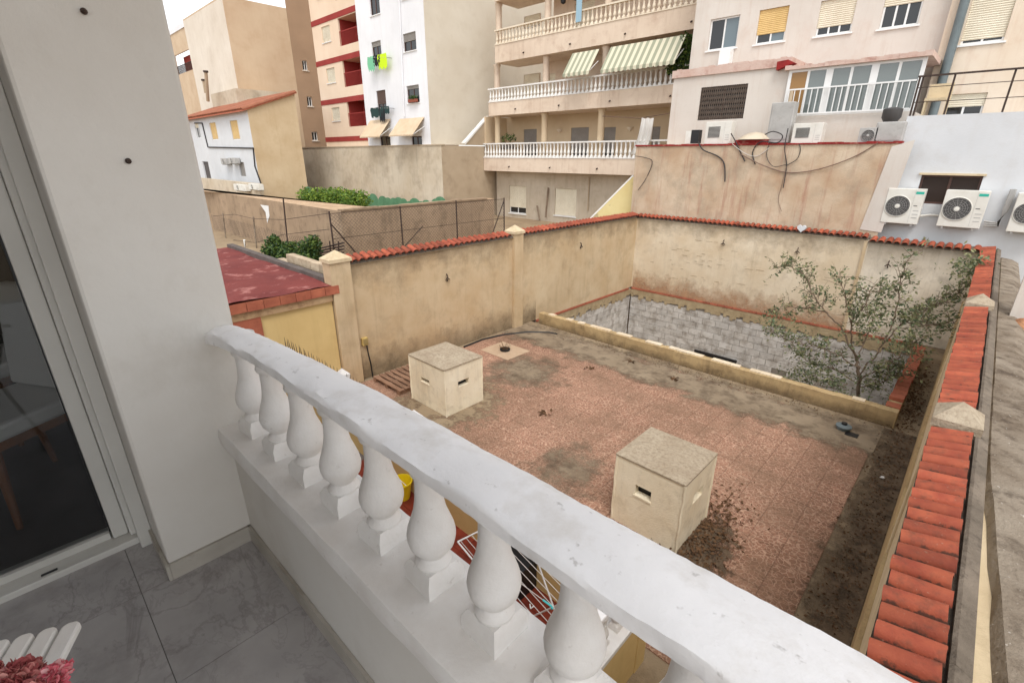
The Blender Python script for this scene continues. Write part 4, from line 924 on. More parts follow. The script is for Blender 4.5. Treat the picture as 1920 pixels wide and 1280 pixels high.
# low brown structure with chain link fence
BX, BY = -13.0, 6.7
bz = PX(638,396,x=BX).z
lb = thing('low_block_building', 'low brown block building with flat sandy roof behind the chain link fence', 'building', (-17,9,NZ))
xl_ = PX(330,378,y=BY).x
yb_ = PX(926,378,x=BX).y
MB().facade(xl_,BX,NZ-.5,bz,BY,[],.1).facade(BY,yb_,NZ-.5,bz,BX,[],.1,axis='x').build('wall', CBLOCK, lb, recalc=False)
fa = PX(385,359,z=bz)
MB().add([(xl_,BY,bz),(BX,BY,bz),(BX,yb_,bz),(BX-.25,yb_,bz),(BX-.25,BY+1.2,bz),(fa.x,fa.y,bz),(xl_-8,fa.y,bz)],[(0,1,4,5,6),(1,2,3,4)]).build('roof', mat('sandy_roof', (196,168,136), (180,150,120), vs=1.5, dark=(140,116,92), damt=.5, ds=3, bump=.6), lb)
me = MB().box(0,.42,-.02,.10,0,.05).mesh('coping'); y = BY
mb = MB()
while y < yb_-.4: mb.box(BX-.16,BX+.03,y,y+.395,bz+.001,bz+.05+random.uniform(-.015,.01)); y += .4
mb.build('coping', CBLOCK, lb)
q = PX(500,395,y=BY-.01); mb = MB(); mb.prism([PX(488,384,y=BY-.012),PX(503,386,y=BY-.012),PX(505,405,y=BY-.012),PX(501,418,y=BY-.012),PX(498,398,y=BY-.012)],(0,.01,0)); mb.build('paint_drip', FRAMEW, lb)
# chain link fence: post line in front of both faces
fx = BX+.75
def fpost(px, pyt, x=None, y=None): return PX(px,pyt,x=x) if x is not None else PX(px,pyt,y=y)
fe = thing('chain_link_fence', 'rusty chain link fence with thin posts in front of the brown block wall', 'fence', (fx,9,NZ))
ys = [PX(px,py,x=fx) for px,py in ((617,396),(750,387),(855,376),(945,371))]
ft = sum(p.z for p in ys[1:])/3
for p in ys: MB().tube([(fx,p.y,NZ-.1),(fx,p.y,p.z)],.022,7).build('post', IRON, fe, True)
ya, yb2 = ys[0].y, ys[-1].y; zb, zt = NZ+.35, ft-.05
mb = MB()
def wirefield(mb, o, u, L, z0, z1, st, r):
    h = z1-z0; k = -h
    while k < L:
        for sgn in (1,-1):
            a0, a1 = max(k,0), min(k+h,L)
            if a1 > a0:
                za = z0+(a0-k) if sgn > 0 else z1-(a0-k); zb_ = z0+(a1-k) if sgn > 0 else z1-(a1-k)
                mb.tube([o+u*a0+Vector((0,0,za)), o+u*a1+Vector((0,0,zb_))], r, 3)
        k += st
wirefield(mb, Vector((fx,ya,0)), Vector((0,1,0)), yb2-ya, zb, zt, .10, .0045)
w_ = mb.build('wire_mesh', RUST, fe); w_['kind'] = 'stuff'
for z in (zb,(zb+zt)/2,zt): MB().tube([(fx,ya,z),(fx,yb2,z)],.007,5).build('tension_wire', IRON, fe)
MB().tube([(fx,ya,ft-.3),(fx+.05,ya+1.0,NZ)],.018,6).build('brace', IRON, fe); MB().tube([(fx,yb2,ft-.1),(fx+.05,yb2-.8,NZ+.2)],.018,6).build('brace', IRON, fe)
MB().tube([(fx,ya+1.9,NZ+.3),(fx,ya+2.9,NZ+1.05)],.014,6).build('brace', IRON, fe)
f2 = thing('chain_link_fence', 'sagging wire fence with leaning posts left of the green bush', 'fence', (-15,BY-.7,NZ))
fy = BY-.6
for px,pt,pb in ((418,400,475),(475,407,488),(531,372,462)):
    a = PX(px,pt,y=fy); b = PX(px+9,pb,y=fy)
    MB().tube([Vector((b.x,fy,NZ-.1)),b,a],.022,7).build('post', IRON if px > 500 else ROUGH, f2, True)
a = PX(458,450,y=fy-.2); b = PX(462,490,y=fy-.2); MB().tube([Vector((b.x,b.y,NZ-.1)),b,a],.04,8).build('post', FRAMEW, f2, True)
a = PX(395,402,y=fy); b = PX(617,400,y=fy); mb = MB(); wirefield(mb, Vector((a.x,fy,0)), Vector((1,0,0)), b.x-a.x, NZ+.2, min(a.z,b.z), .14, .003); w_ = mb.build('wire_mesh', RUST, f2); w_['kind'] = 'stuff'
pp = [PX(400,405,y=fy),PX(440,402,y=fy),PX(475,410,y=fy),PX(530,412,y=fy),PX(617,400,y=fy)]; MB().tube(pp,.008,5).build('tension_wire', IRON, f2)
pp = [PX(405,460,y=fy),PX(440,450,y=fy),PX(480,455,y=fy),PX(530,440,y=fy),PX(617,430,y=fy)]; MB().tube(pp,.008,5).build('tension_wire', IRON, f2)
# scrap of iron mesh
si = thing('iron_scrap', 'rusty iron bars stacked behind the green bush', 'scrap iron', (-12,5.9,NZ))
for k in range(5): 
    a = PX(590,468+k*4,y=5.9); b = PX(645,455+k*6,y=6.0); MB().tube([a,b],.02,5).build('bar', IRON, si)
for px in (600,618,634): MB().tube([PX(px,452,y=5.93),PX(px+3,492,y=5.93)],.018,5).build('bar', IRON, si)
# bushes
def bush(label, cs, n, size, mt, base, name='shrub'):
    t = thing(name, label, 'shrub', base); mb = MB()
    for c,r in cs: leaf_cloud(mb, c, r, int(n*r[0]*r[2]), size)
    mb.build('foliage', mt, t, recalc=False); mb = MB()
    for c,r in cs: mb.tube([base, (Vector(base)+Vector(c))/2+Vector((.05,0,.05)), c],.03,6,.01)
    mb.build('stem', BARK, t, True)
q = PX(540,480,y=5.6); 
def bp(px,py,y): return PX(px,py,y=y)
bush('dense green bush growing behind the red shed roof', [(bp(520,476,5.3),(.5,.4,.38)),(bp(550,478,5.3),(.5,.4,.36)),(bp(580,474,5.4),(.36,.3,.32)),(bp(513,453,5.3),(.18,.18,.18)),(bp(587,456,5.4),(.18,.18,.2)),(bp(505,492,5.2),(.4,.3,.25)),(bp(540,496,5.2),(.55,.3,.22)),(bp(575,490,5.2),(.4,.3,.22))], 9000, .085, LEAFD, (q.x,5.5,NZ))
q = PX(620,372,y=14.5)
cs = []
for k in range(9):
    px = 575+k*12.5; cs.append((bp(px,372+random.uniform(-3,4)+k*.6,14.5+random.uniform(-.3,.3)), (.75,.6,.62+random.uniform(-.1,.12))))
bush('bright yellow green hedge in front of the whitish lot wall', cs, 1500, .15, LEAFG, (q.x,14.5,NZ2), 'hedge')
# ================================================================== BACKGROUND BUILDINGS
ZB = -3
def zrel(z): return z+CAMZ
# --- lot wall with painted hedge
YW = 18.55; cx = -23.3
zw = PX(828,273,y=YW).z; xw = PX(570,275,y=YW).x-3
bw_ = thing('lot_wall', 'tall whitish grey weathered lot wall with painted green hedge at its foot', 'wall', ((xw+cx)/2,YW,NZ))
MB().facade(xw,cx,ZB,zw,YW,[],.1).add([(xw,YW,zw),(cx,YW,zw),(cx,YW+6,zw),(xw,YW+6,zw)],[(0,1,2,3)]).build('wall_body', GREYW, bw_, recalc=False)
MB().facade(YW,YW+5.5,ZB,zw,cx,[],.1,axis='x').build('side_wall', GREYT, bw_, recalc=False)
MB().box(xw,cx+.03,YW-.04,YW+.25,zw+.002,zw+.07).build('coping', GREYT, bw_)
def painted(pxs, base, y, parent, n=5):
    "cloud shaped painted hedge: slightly raised paint patches, one per bulge"
    mb = MB()
    for i,(px,py) in enumerate(pxs):
        c = PX(px,py,y=y); r_ = .55*(1+.25*math.sin(i*2.3)); off = .012+.003*(i % 3); zb_ = PX(px,base[0],y=y).z
        P = [(c.x-r_,y-off,zb_)]+[(c.x+r_*math.cos(math.pi-math.pi*k/10), y-off, c.z-.2+r_*.8*math.sin(math.pi*k/10)) for k in range(11)]+[(c.x+r_,y-off,zb_)]
        mb.prism(P,(0,.010,0))
    mb.build('painted_hedge', GREENP, parent)
painted([(692,374),(700,372),(708,378),(718,376),(728,378),(738,375),(748,380),(757,378),(768,383),(778,382),(790,382),(800,383)],(410,410),YW,bw_)
painted([(818,380),(826,379)],(402,402),YW,bw_)
# sloped coping up to the balcony building
a = PX(873,272,x=cx); b = PX(914,222,x=cx)
sc = thing('sloping_wall', 'wedge of rendered wall with pale sloping coping beside the lowest balcony', 'wall', (cx,20.5,zw))
MB().prism([(cx+.02,a.y,zw+.072),(cx+.02,b.y+.4,zw+.072),(cx+.02,b.y+.4,b.z),(cx+.02,b.y,b.z)],(-.22,0,0)).build('wedge', GREYT, sc)
MB().prism([(cx+.06,a.y-.05,zw+.075),(cx+.06,b.y,b.z+.01),(cx+.06,b.y,b.z+.11),(cx+.06,a.y-.12,zw+.17)],(-.3,0,0)).build('coping', BALCWH, sc)
# --- white building with laundry
YL = 18.66; lx1 = PX(808,268,y=YL).x; lx0 = PX(668,0,y=YL).x-.2
lb2 = thing('apartment_building', 'bright white apartment block with laundry lines and two peach awnings', 'building', (lx0,YL,ZB))
wins = [RY(755,65,781,93,YL),RY(692,-6,713,25,YL),RY(696,80,716,108,YL),RY(705,171,725,203,YL),RY(762,162,787,192,YL),RY(771,256,792,276,YL),RY(712,256,733,276,YL),RY(752,-40,778,-8,YL)]
zt_ = zrel(16)
facade_part(lb2,'wall',BPURE,lx0,lx1,zw+.07,zt_,YL,wins)
MB().facade(YL,YL+16,zw+.07,zt_,lx1,[],.1,axis='x').build('gable_wall', BSIDE, lb2, recalc=False)
MB().box(lx0,lx1,YL,YL+16,zt_,zt_+.2).build('roof', BSIDE, lb2)
for i,wn in enumerate(wins): window(lb2, wn, YL, shut=(.45,.0,.3,.75,.2,0,0,.3)[i], shm=SHG if i not in (3,) else glossy('shutter_brown',(92,72,62),.5), frame=FRAMEB, mull=1)
MB().tube([PX(746,-60,y=YL-.06),PX(758,219,y=YL-.06)],.05,8).build('drainpipe', BPURE, lb2, True)
def awning(parent, tl, tr, bl, br, Y, out, mt, val=.22, n=8, name='awning'):
    a,b = PX(*tl,y=Y),PX(*tr,y=Y); c,d = PX(*bl,y=Y-out),PX(*br,y=Y-out)
    x0,x1 = min(a.x,c.x),max(b.x,d.x)
    x0 = (a.x+c.x)/2; x1 = (b.x+d.x)/2
    zt,zb = (a.z+b.z)/2,(c.z+d.z)/2
    mb = MB(); mb.prism([(x0,Y-.02,zt),(x0,Y-out,zb),(x0,Y-out,zb-.015),(x0,Y-.02,zt-.015)],(x1-x0,0,0))
    o = mb.build(name, mt, parent)
    m2 = MB(); k = max(4,int((x1-x0)/.24)); w = (x1-x0)/k
    for i in range(k):
        u = x0+i*w; m2.prism([(u,Y-out-.002,zb-.0),(u+w,Y-out-.002,zb),(u+w,Y-out-.002,zb-val*.7),(u+w*.75,Y-out-.002,zb-val*.95),(u+w*.5,Y-out-.002,zb-val),(u+w*.25,Y-out-.002,zb-val*.95),(u,Y-out-.002,zb-val*.7)],(0,-.008,0))
    m2.build('valance', mt, o)
    for u in (x0+.03,x1-.03): MB().tube([(u,Y-.03,zt-.5),(u,Y-out+.02,zb-.01)],.018,6).build('arm', FRAMEW, o)
    return o
awning(lb2,(696,226),(735,223),(673,256),(710,256),YL,.9,AWNP,.08)
awning(lb2,(748,223),(797,220),(731,253),(773,253),YL,.9,AWNP,.08)
def laundry(px0,px1,py,items,label):
    a = PX(px0-3,py,y=YL-.35); b = PX(px1+3,py,y=YL-.35)
    t = thing('washing_line', label, 'washing line', (a.x,YL-.35,a.z), 'washing lines on the white block')
    MB().tube([a,b],.012,5).build('line', CABLEW, t)
    for p in (a,b): MB().tube([p,(p.x,YL,p.z)],.012,5).build('bracket', IRON, t)
    for (f0,f1,h,c) in items:
        x0 = a.x+(b.x-a.x)*f0; x1 = a.x+(b.x-a.x)*f1; mb = MB(); n = 8; vs_ = []
        for i in range(n+1):
            for j in range(5):
                vs_.append((x0+(x1-x0)*i/n+(.03*random.uniform(-1,1) if j else 0), YL-.36-.03*math.sin(i*1.9+j), a.z-h*j/4*(1+(.12*math.sin(i*2.3)))))
        mb.add(vs_, [(i*5+j,(i+1)*5+j,(i+1)*5+j+1,i*5+j+1) for i in range(n) for j in range(4)]); mb.build('garment', c, t, recalc=False, smooth=True)
NEON = glossy('neon_yellow_cloth',(200,232,30),.9); DKC = glossy('black_cloth',(30,32,36),.95); GRC = glossy('green_cloth',(120,190,150),.95); DGC = glossy('dark_green_cloth',(34,60,58),.95)
laundry(692,722,108,[(0,.35,.75,GRC),(.3,.65,.55,DKC),(.55,1,.75,NEON)],'washing line with neon yellow and black clothes on the white block')
laundry(698,727,203,[(0,.7,.55,DGC),(.45,.75,.8,DKC),(.7,1,.4,DGC)],'washing line with dark green clothes above a peach awning')
q = PX(775,190,y=YL-.1)
fb = thing('flower_box', 'flower box on a window sill of the white laundry block', 'flower box', tuple(q)); MB().box(q.x-.4,q.x+.4,YL-.2,YL-.06,q.z-.05,q.z+.1).build('trough', glossy('clay_trough',(140,72,52),.8), fb); mb = MB(); leaf_cloud(mb,(q.x,YL-.13,q.z+.18),(.4,.1,.12),200,.08); mb.build('plants', LEAFD, fb, recalc=False)
# --- peach block with maroon bands
YP = 20.0; x0 = PX(578,0,y=YP).x; x1 = PX(688,200,y=YP).x+.3
pk = thing('apartment_building', 'peach apartment block with maroon floor bands and recessed maroon loggias', 'building', (x0,YP,ZB))
log = [RY(632,30,669,82,YP),RY(641,112,678,163,YP),RY(649,188,685,237,YP)]
log = [(PX(631,l,y=YP).x if False else PX(641,112,y=YP).x, PX(680,140,y=YP).x, PX(640,b,y=YP).z, PX(640,t,y=YP).z) for l,t,b in ((0,33,87),(0,114,165),(0,189,239))]
log += [(log[0][0],log[0][1],log[0][2]+2.72,log[0][3]+2.72)]
pw = [(PX(a,b,y=YP).x,PX(c,b,y=YP).x,PX(a,d,y=YP).z,PX(a,b,y=YP).z) for a,b,c,d in ((602,52,618,83),(611,130,627,158),(621,203,636,228))]
pw += [(pw[0][0],pw[0][1],pw[0][2]+2.75,pw[0][3]+2.75)]
facade_part(pk,'wall',PINK,x0,x1,ZB,zrel(17),YP,log+pw,.12)
MB().facade(YP,YP+8,ZB,zrel(17),x1,[],.1,axis='x').add([(x0,YP,zrel(17)),(x1,YP,zrel(17)),(x1,YP+8,zrel(17)),(x0,YP+8,zrel(17))],[(0,1,2,3)]).build('gable_wall', PINK, pk, recalc=False)
MB().quad((x0,YP+8,ZB),(x0,YP,ZB),(x0,YP,zrel(17)),(x0,YP+8,zrel(17))).build('gable_wall', PINK, pk, recalc=False)
for l in log:
    mb = MB(); a,b,c,d = l; D = 1.3
    mb.quad((a,YP+.12,c),(a,YP+.12,d),(a,YP+D,d),(a,YP+D,c)); mb.quad((b,YP+.12,d),(b,YP+.12,c),(b,YP+D,c),(b,YP+D,d)); mb.quad((a,YP+D,c),(b,YP+D,c),(b,YP+D,d),(a,YP+D,d)); mb.quad((a,YP+.12,c),(b,YP+.12,c),(b,YP+D,c),(a,YP+D,c))
    lg = mb.build('loggia', MAROON, pk, recalc=False)
    MB().quad((a,YP+D,d),(b,YP+D,d),(b,YP+.12,d),(a,YP+.12,d)).build('loggia_ceiling', PINK, lg, recalc=False)
    mb = MB(); mb.box(a,b,YP+.03,YP+.05,c+.85,c+.9); k = a
    while k < b: mb.box(k,k+.02,YP+.03,YP+.05,c,c+.85); k += .13
    mb.build('railing', MAROON, lg)
for wn in pw: window(pk, wn, YP, shut=.97, shm=SHW, mull=1)
for py in (44,120,193,262,-40):
    z = PX(586+(py)*.12,py,y=YP).z; MB().box(x0-.01,x1-.55,YP-.03,YP-.001,z-.17,z+.17).build('floor_band', MAROON, pk)
# --- tan building
YT = 16.6; tx1 = PX(450,185,y=YT).x; tx0 = PX(338,16,y=YT).x; tzt = PX(420,-8,y=YT).z
tn = thing('apartment_building', 'tall blank tan gabled building with pale front, windows on its darker rear', 'building', (tx1,YT,ZB))
MB().facade(tx0,tx1,ZB,tzt,YT,[],.1).build('front_wall', TANL, tn, recalc=False)
yt2 = PX(548,100,x=tx1).y; yt3 = yt2+6
MB().facade(YT,yt2,ZB,tzt,tx1,[],.1,axis='x').build('gable_wall', TAN, tn, recalc=False)
rw_ = []
for a,b,c,d in ((566,113,578,133),(575,181,587,200),(584,247,597,264)):
    p = PX(a,b,x=tx1); q = PX(c,d,x=tx1); rw_.append((p.y,q.y,q.z,p.z))
MB().facade(yt2,yt3,ZB,tzt+4,tx1-.02,rw_,.15,axis='x').build('rear_wall', TAND, tn, recalc=False)
for a,b,c,d in rw_:
    wd = MB().box(tx1-.19,tx1-.14,a,b,c,c+.06).box(tx1-.19,tx1-.14,a,b,d-.06,d).box(tx1-.19,tx1-.14,a,a+.06,c+.06,d-.06).box(tx1-.19,tx1-.14,b-.06,b,c+.06,d-.06).box(tx1-.18,tx1-.15,(a+b)/2-.03,(a+b)/2+.03,c+.06,d-.06).build('window', FRAMEW, tn)
    MB().box(tx1-.185,tx1-.175,a+.06,b-.06,c+.06,d-.06).build('pane', GLASSD, wd)
    MB().box(tx1-.015,tx1+.05,a-.08,b+.08,c-.07,c-.003).build('sill', TANL, wd)
MB().box(tx0,tx1,YT,yt2,tzt+.001,tzt+.12).build('roof', TAN, tn)
# --- far maroon balcony block
YM = 24; fb_ = thing('apartment_building', 'distant ochre block with maroon balcony seen beside the pillar', 'building', (-90,YM,ZB))
a = PX(318,68,y=YM); b = PX(372,178,y=YM)
r1 = (PX(325,100,y=YM).x, PX(362,100,y=YM).x+6, PX(334,141,y=YM).z, PX(334,102,y=YM).z)
facade_part(fb_,'wall',TAN,a.x-6,b.x+10,ZB,a.z,YM,[r1],.2)
MB().box(r1[0]-.2,r1[1]+.2,YM+1.2,YM+1.4,r1[2],r1[3]).build('balcony_back', MAROON, fb_)
mb = MB(); mb.box(r1[0],r1[1],YM+.05,YM+.1,r1[2]+1.0,r1[2]+1.06); k = r1[0]
while k < r1[1]: mb.box(k,k+.04,YM+.05,YM+.09,r1[2],r1[2]+1.0); k += .22
mb.build('railing', IRON, fb_)
MB().box(a.x-6,b.x+10,YM-.1,YM+3,a.z+.001,a.z+.6).build('parapet', BPURE, fb_)
# --- small house
YH = 13.0; hx1 = PX(463,205,y=YH).x; hx0 = PX(340,212,y=YH).x; hz = PX(463,205,y=YH).z; hy2 = PX(552,176,x=hx1).y; hz2 = PX(550,176,x=hx1).z
hs_ = thing('small_house', 'two storey white house with tan side wall and red tiled roof', 'house', (hx1,YH,NZ))
hw = [RY(392,231,410,262,YH),RY(430,227,451,262,YH),RY(364,232,377,259,YH)]
dr_ = [RY(379,303,397,338,YH),RY(447,304,462,332,YH)]
facade_part(hs_,'front_wall',BWHITE2,hx0,hx1,NZ-1,hz,YH,hw+dr_,.12)
for i,wn in enumerate(hw): window(hs_, wn, YH, shut=.95 if i < 2 else .3, shm=SHY if i < 2 else SHW, sill=False)
for i,wn in enumerate(dr_): 
    if i == 0: MB().box(wn[0],wn[1],YH+.1,YH+.14,wn[2],wn[3]).build('door', glossy('dark_door',(72,66,64),.6), hs_)
    else: window(hs_, wn, YH, shut=.97, shm=SHG, sill=False)
MB().add([(hx1,YH,NZ-1),(hx1,hy2,NZ-1),(hx1,hy2,hz2),(hx1,YH,hz)],[(0,1,2,3)]).build('side_wall', mat('ochre_gable', (206,186,154), (192,168,134), vs=.5, dark=(180,152,116), damt=.4, ds=1.2, streak=(176,150,116), samt=.3, bump=.25), hs_, recalc=False)
sl_ = math.atan2(hz2-hz, hy2-YH); Lr = math.hypot(hz2-hz,hy2-YH)
MB().prism([(hx0,YH-.35,hz-.02-.35*math.tan(sl_)),(hx0,hy2+.1,hz2+.03),(hx0,hy2+.1,hz2+.12),(hx0,YH-.35,hz+.07-.35*math.tan(sl_))],(hx1-hx0+.15,0,0)).build('roof', REDBRICK, hs_)
rt_ = tile_mesh('roof_tile', Lr+.45, .14, .02, 6, 1.0); x = hx1+.05; rf = hs_.children[-1]
while x > hx0: put('roof_tile', rt_, OLDTILE if False else mat('weathered_roof_tile', (164,106,80), (142,86,64), vs=3, dark=(110,86,70), damt=.6, ds=5, rnd=.15, bump=.5) if 'weathered_roof_tile' not in bpy.data.materials else bpy.data.materials['weathered_roof_tile'], rf, (x, YH-.36, hz+.075-.36*math.tan(sl_)), (0, -sl_, R(90))); x -= .30
for px,a,b,r in ((386,136,190,.13),(382,152,175,.12)): 
    p = PX(px,a,y=YH+1.6); q = PX(px+4,b,y=YH+1.6); MB().tube([q,p],r,8).build('flue', GREYT, hs_, True); MB().lathe([(r*1.5,0),(r*1.5,.12)],tuple(p),8).build('flue_cap', IRON, hs_)
MB().tube([PX(x,y,y=YH-.04) for x,y in ((365,231),(379,231),(390,276),(475,278),(478,312),(493,355))],.05,6).build('cable', CABLE, hs_, True)
tag(MB().box(hx0,hx0+6,YH+2.5,YH+6,hz,PX(400,176,y=YH+2.5).z).build('roof_room', GREYW), 'whitish plaster roof room behind the small tiled house', 'building')
pw_ = RY(380,334,488,358,YH-1.2)
tag(MB().box(pw_[0]-1,pw_[1],YH-1.2,YH-1.0,NZ-1,pw_[3]).build('low_wall', GREYW), 'low dirty white wall in front of the small house', 'wall')
def ac(label, rc, Y, D, mt=None, fan=True, badge=False, fanx=.36, group='outdoor air conditioner units'):
    x0,x1,z0,z1 = rc; t = thing('air_conditioner', label, 'air conditioner', ((x0+x1)/2,Y+D/2,z0), group); w,h = x1-x0,z1-z0
    MB().box(x0,x1,Y,Y+D,z0,z1).build('casing', mt or ACW, t, bevel=min(.012,w*.02))
    cx_,cz_ = x0+w*fanx,(z0+z1)/2; r = min(w*.34,h*.40)
    if fan:
        o = MB().lathe([(r,0),(r*1.04,.012),(r*.98,.02),(r*.96,.006)],seg=28,caps=False).build('fan_ring', mt or ACW, t, True); o.location = Vector((cx_,Y-.001,cz_))-t.location; o.rotation_euler = (R(90),0,0)
        o = MB().lathe([(r*.95,0),(r*.95,.004)],seg=28).build('fan_recess', FAN, t); o.location = Vector((cx_,Y-.001,cz_))-t.location; o.rotation_euler = (R(90),0,0)
        mb = MB()
        for k in range(5):
            rr_ = r*(.25+.16*k); n = 24
            mb.tube([(cx_+rr_*math.cos(2*math.pi*i/n),Y-.014,cz_+rr_*math.sin(2*math.pi*i/n)) for i in range(n+1)],.0022,4)
        for k in range(16): a = 2*math.pi*k/16; mb.tube([(cx_+r*.2*math.cos(a),Y-.012,cz_+r*.2*math.sin(a)),(cx_+r*.97*math.cos(a+.15),Y-.012,cz_+r*.97*math.sin(a+.15))],.002,4)
        mb.build('grille', ACG, t)
        o = MB().lathe([(r*.2,0),(r*.2,.02),(r*.12,.026)],seg=16).build('hub', mt or ACW, t, True); o.location = Vector((cx_,Y-.003,cz_))-t.location; o.rotation_euler = (R(90),0,0)
    else:
        mb = MB(); n = 9
        for k in range(n): z = z0+h*(.30+.5*k/n); mb.box(x0+w*.12,x0+w*.58,Y-.012,Y-.001,z,z+h*.03)
        mb.build('louvre', FAN, t)
    MB().box(x0+w*.74,x0+w*.745,Y-.003,Y-.001,z0+h*.04,z1-h*.04).build('panel_seam', ACG, t)
    for k in range(3): MB().box(x0+w*.80,x0+w*.95,Y-.004,Y-.001,z0+h*(.18+.1*k),z0+h*(.20+.1*k)).build('vent_slit', ACG, t)
    if badge: 
        MB().box(x0+w*.76,x0+w*.97,Y-.004,Y-.001,z1-h*.14,z1-h*.07).build('badge', TEAL, t)
        MB().box(x0+w*.78,x0+w*.88,Y-.004,Y-.001,z0+h*.52,z0+h*.54).build('label_strip', FAN, t)
    for k in (.15,.85): MB().box(x0+w*k-.02,x0+w*k+.02,Y+.02,Y+D+.06,z0-.05,z0-.001).build('foot', ACG, t)
    return t
ac('air conditioner left of two on the low wall of the small house', RY(437,345,461,359,YH-1.55), YH-1.55, .3)
ac('air conditioner right of two on the low wall of the small house', RY(465,344,486,357,YH-1.55), YH-1.55, .3)
ac('left of two small units high on the small house front', RY(413,297,425,308,YH-.4), YH-.4, .35, ACG, fanx=.5)
ac('right of two small units high on the small house front', RY(427,296,441,307,YH-.4), YH-.4, .35, ACG, fanx=.5)
painted([(500,359),(512,357),(524,358),(536,355),(548,356),(560,354),(572,356)],(372,364),hy2-.2+0*YH,hs_) if False else None
gp = thing('painted_fence', 'low wall painted with a dark green hedge beside the small house', 'wall', (hx1+2,16,NZ))
ya_ = 16.0; a = PX(485,372,y=ya_); b = PX(585,366,y=ya_)
MB().box(a.x,b.x,ya_,ya_+.15,NZ-.5,PX(530,358,y=ya_).z-.3).build('wall_body', GREENP, gp)
P=[]
for px in range(488,584,9):
    c = PX(px,358-(px-488)*.03,y=ya_)
    for k in range(7): t_=math.pi-math.pi*k/6; P.append((c.x+.5*math.cos(t_),ya_-.03,c.z-.15+.35*math.sin(t_)))
P=[(P[0][0],ya_-.03,NZ-.4)]+P+[(P[-1][0],ya_-.03,NZ-.4)]
MB().prism(P,(0,.028,0)).build('painted_hedge', GREENP, gp)
# --- balcony building
YB = 21.8; BD = 1.9
bb = thing('apartment_building', 'beige apartment block with three long balconies of turned balusters and striped awnings', 'building', (-17,YB,ZB))
bxr = PX(1318,0,y=YB).x+1.0
LV = []      # left x, rail top, slab top, slab bottom
for pxl, a, b, c in ((928,57,86,119),(916,167,193,218),(907,269,296,320)):
    LV.append((PX(pxl,b,y=YB).x, PX(pxl,a,y=YB).z, PX(pxl,b,y=YB).z, PX(pxl,c,y=YB).z))
FH = (LV[0][2]-LV[2][2])/2
LV.insert(0, (LV[0][0], LV[0][1]+FH, LV[0][2]+FH, LV[0][3]+FH))
FBM = {0: baluster_mesh('far_baluster', .60, 1.0, 8)}
def colpx(px, py): return PX(px,py,y=YB+.35).x
cols = {1: (935,1025,1135), 2: (932,1022,1130), 3: (933,1019,1123)}
backw = {1: [(983,32,1012,48),(1078,8,1114,30)], 2: [(982,141,1011,165),(1030,139,1041,160)], 3: [(982,243,1006,268),(1071,240,1103,267),(1133,239,1153,266),(1224,238,1236,264)]}
for i,(xl,zr,zs,zb) in enumerate(LV):
    s = MB().box(xl,bxr,YB,YB+BD,zb,zs).build('balcony_slab', BALC, bb)
    MB().box(xl-.03,bxr,YB-.03,YB+.16,zs+.001,zs+.045).build('drip_edge', BALCWH if i > 1 else BALCCR, s)
    cm = BALCCR if i < 2 else BALCWH
    br_ = MB().box(xl-.03,bxr,YB-.03,YB+.15,zr-.07,zr).build('balustrade', cm, bb)
    hgt = zr-.07-(zs+.045)-.002
    fm = baluster_mesh('far_baluster', hgt, 1.15, 8)
    x = xl+.12
    while x < (bxr if i < 2 else PX(1265 if i == 2 else 1255,150,y=YB).x):
        put('baluster', fm, cm, br_, (x,YB+.06,zs+.046)); x += .245
    for k in range(4): 
        u = xl+2.2+k*3.1; MB().tube([(u,YB-.002,zb+.28),(u,YB-.09,zb+.24)],.035,6).build('spout', IRON, s)
    if i == 0: continue
    zc = LV[i-1][3]
    for px in cols[i]:
        x = colpx(px, 100 if i == 1 else 190 if i == 2 else 290)
        MB().lathe([(.21,0),(.21,.06),(.175,.09),(.17,zc-zs-.15),(.21,zc-zs-.08),(.21,zc-zs-.002)],(x,YB+.38,zs+.001),14).build('column', BALC if i < 3 else BALCIN, bb, True)
    bk = YB+BD; hl = [RY(*r,bk) for r in backw[i]]
    hl = [(a,b,zs+.02 if (r[3]-r[1]) > 20 else max(c,zs+.02),d) for (a,b,c,d),r in zip(hl,backw[i])]
    facade_part(bb,'back_wall', BALC if i < 3 else BALCIN, (xl+2.6 if i < 3 else xl), bxr, zs, zc, bk, hl, .1)
    for h in hl: window(bb, h, bk, depth=.1, shut=.75 if i == 3 else .9, shm=SHG if i == 3 else SHW, frame=FRAMEB if i == 3 else FRAMEW, sill=False)
    if i < 3: MB().facade(bk,bk+5,zs,zc,xl+2.6-.001,[],.1,axis='x').build('side_wall', BALC, bb, recalc=False).scale = (1,1,1)
    else: MB().box(xl,xl+.12,YB+.1,bk,zs+.001,zc-.001).build('end_wall', BALCIN, bb)
# body behind
MB().box(LV[1][0]+2.7,bxr,YB+BD+.6,YB+9,ZB,LV[0][2]+3).build('body', BALC, bb)
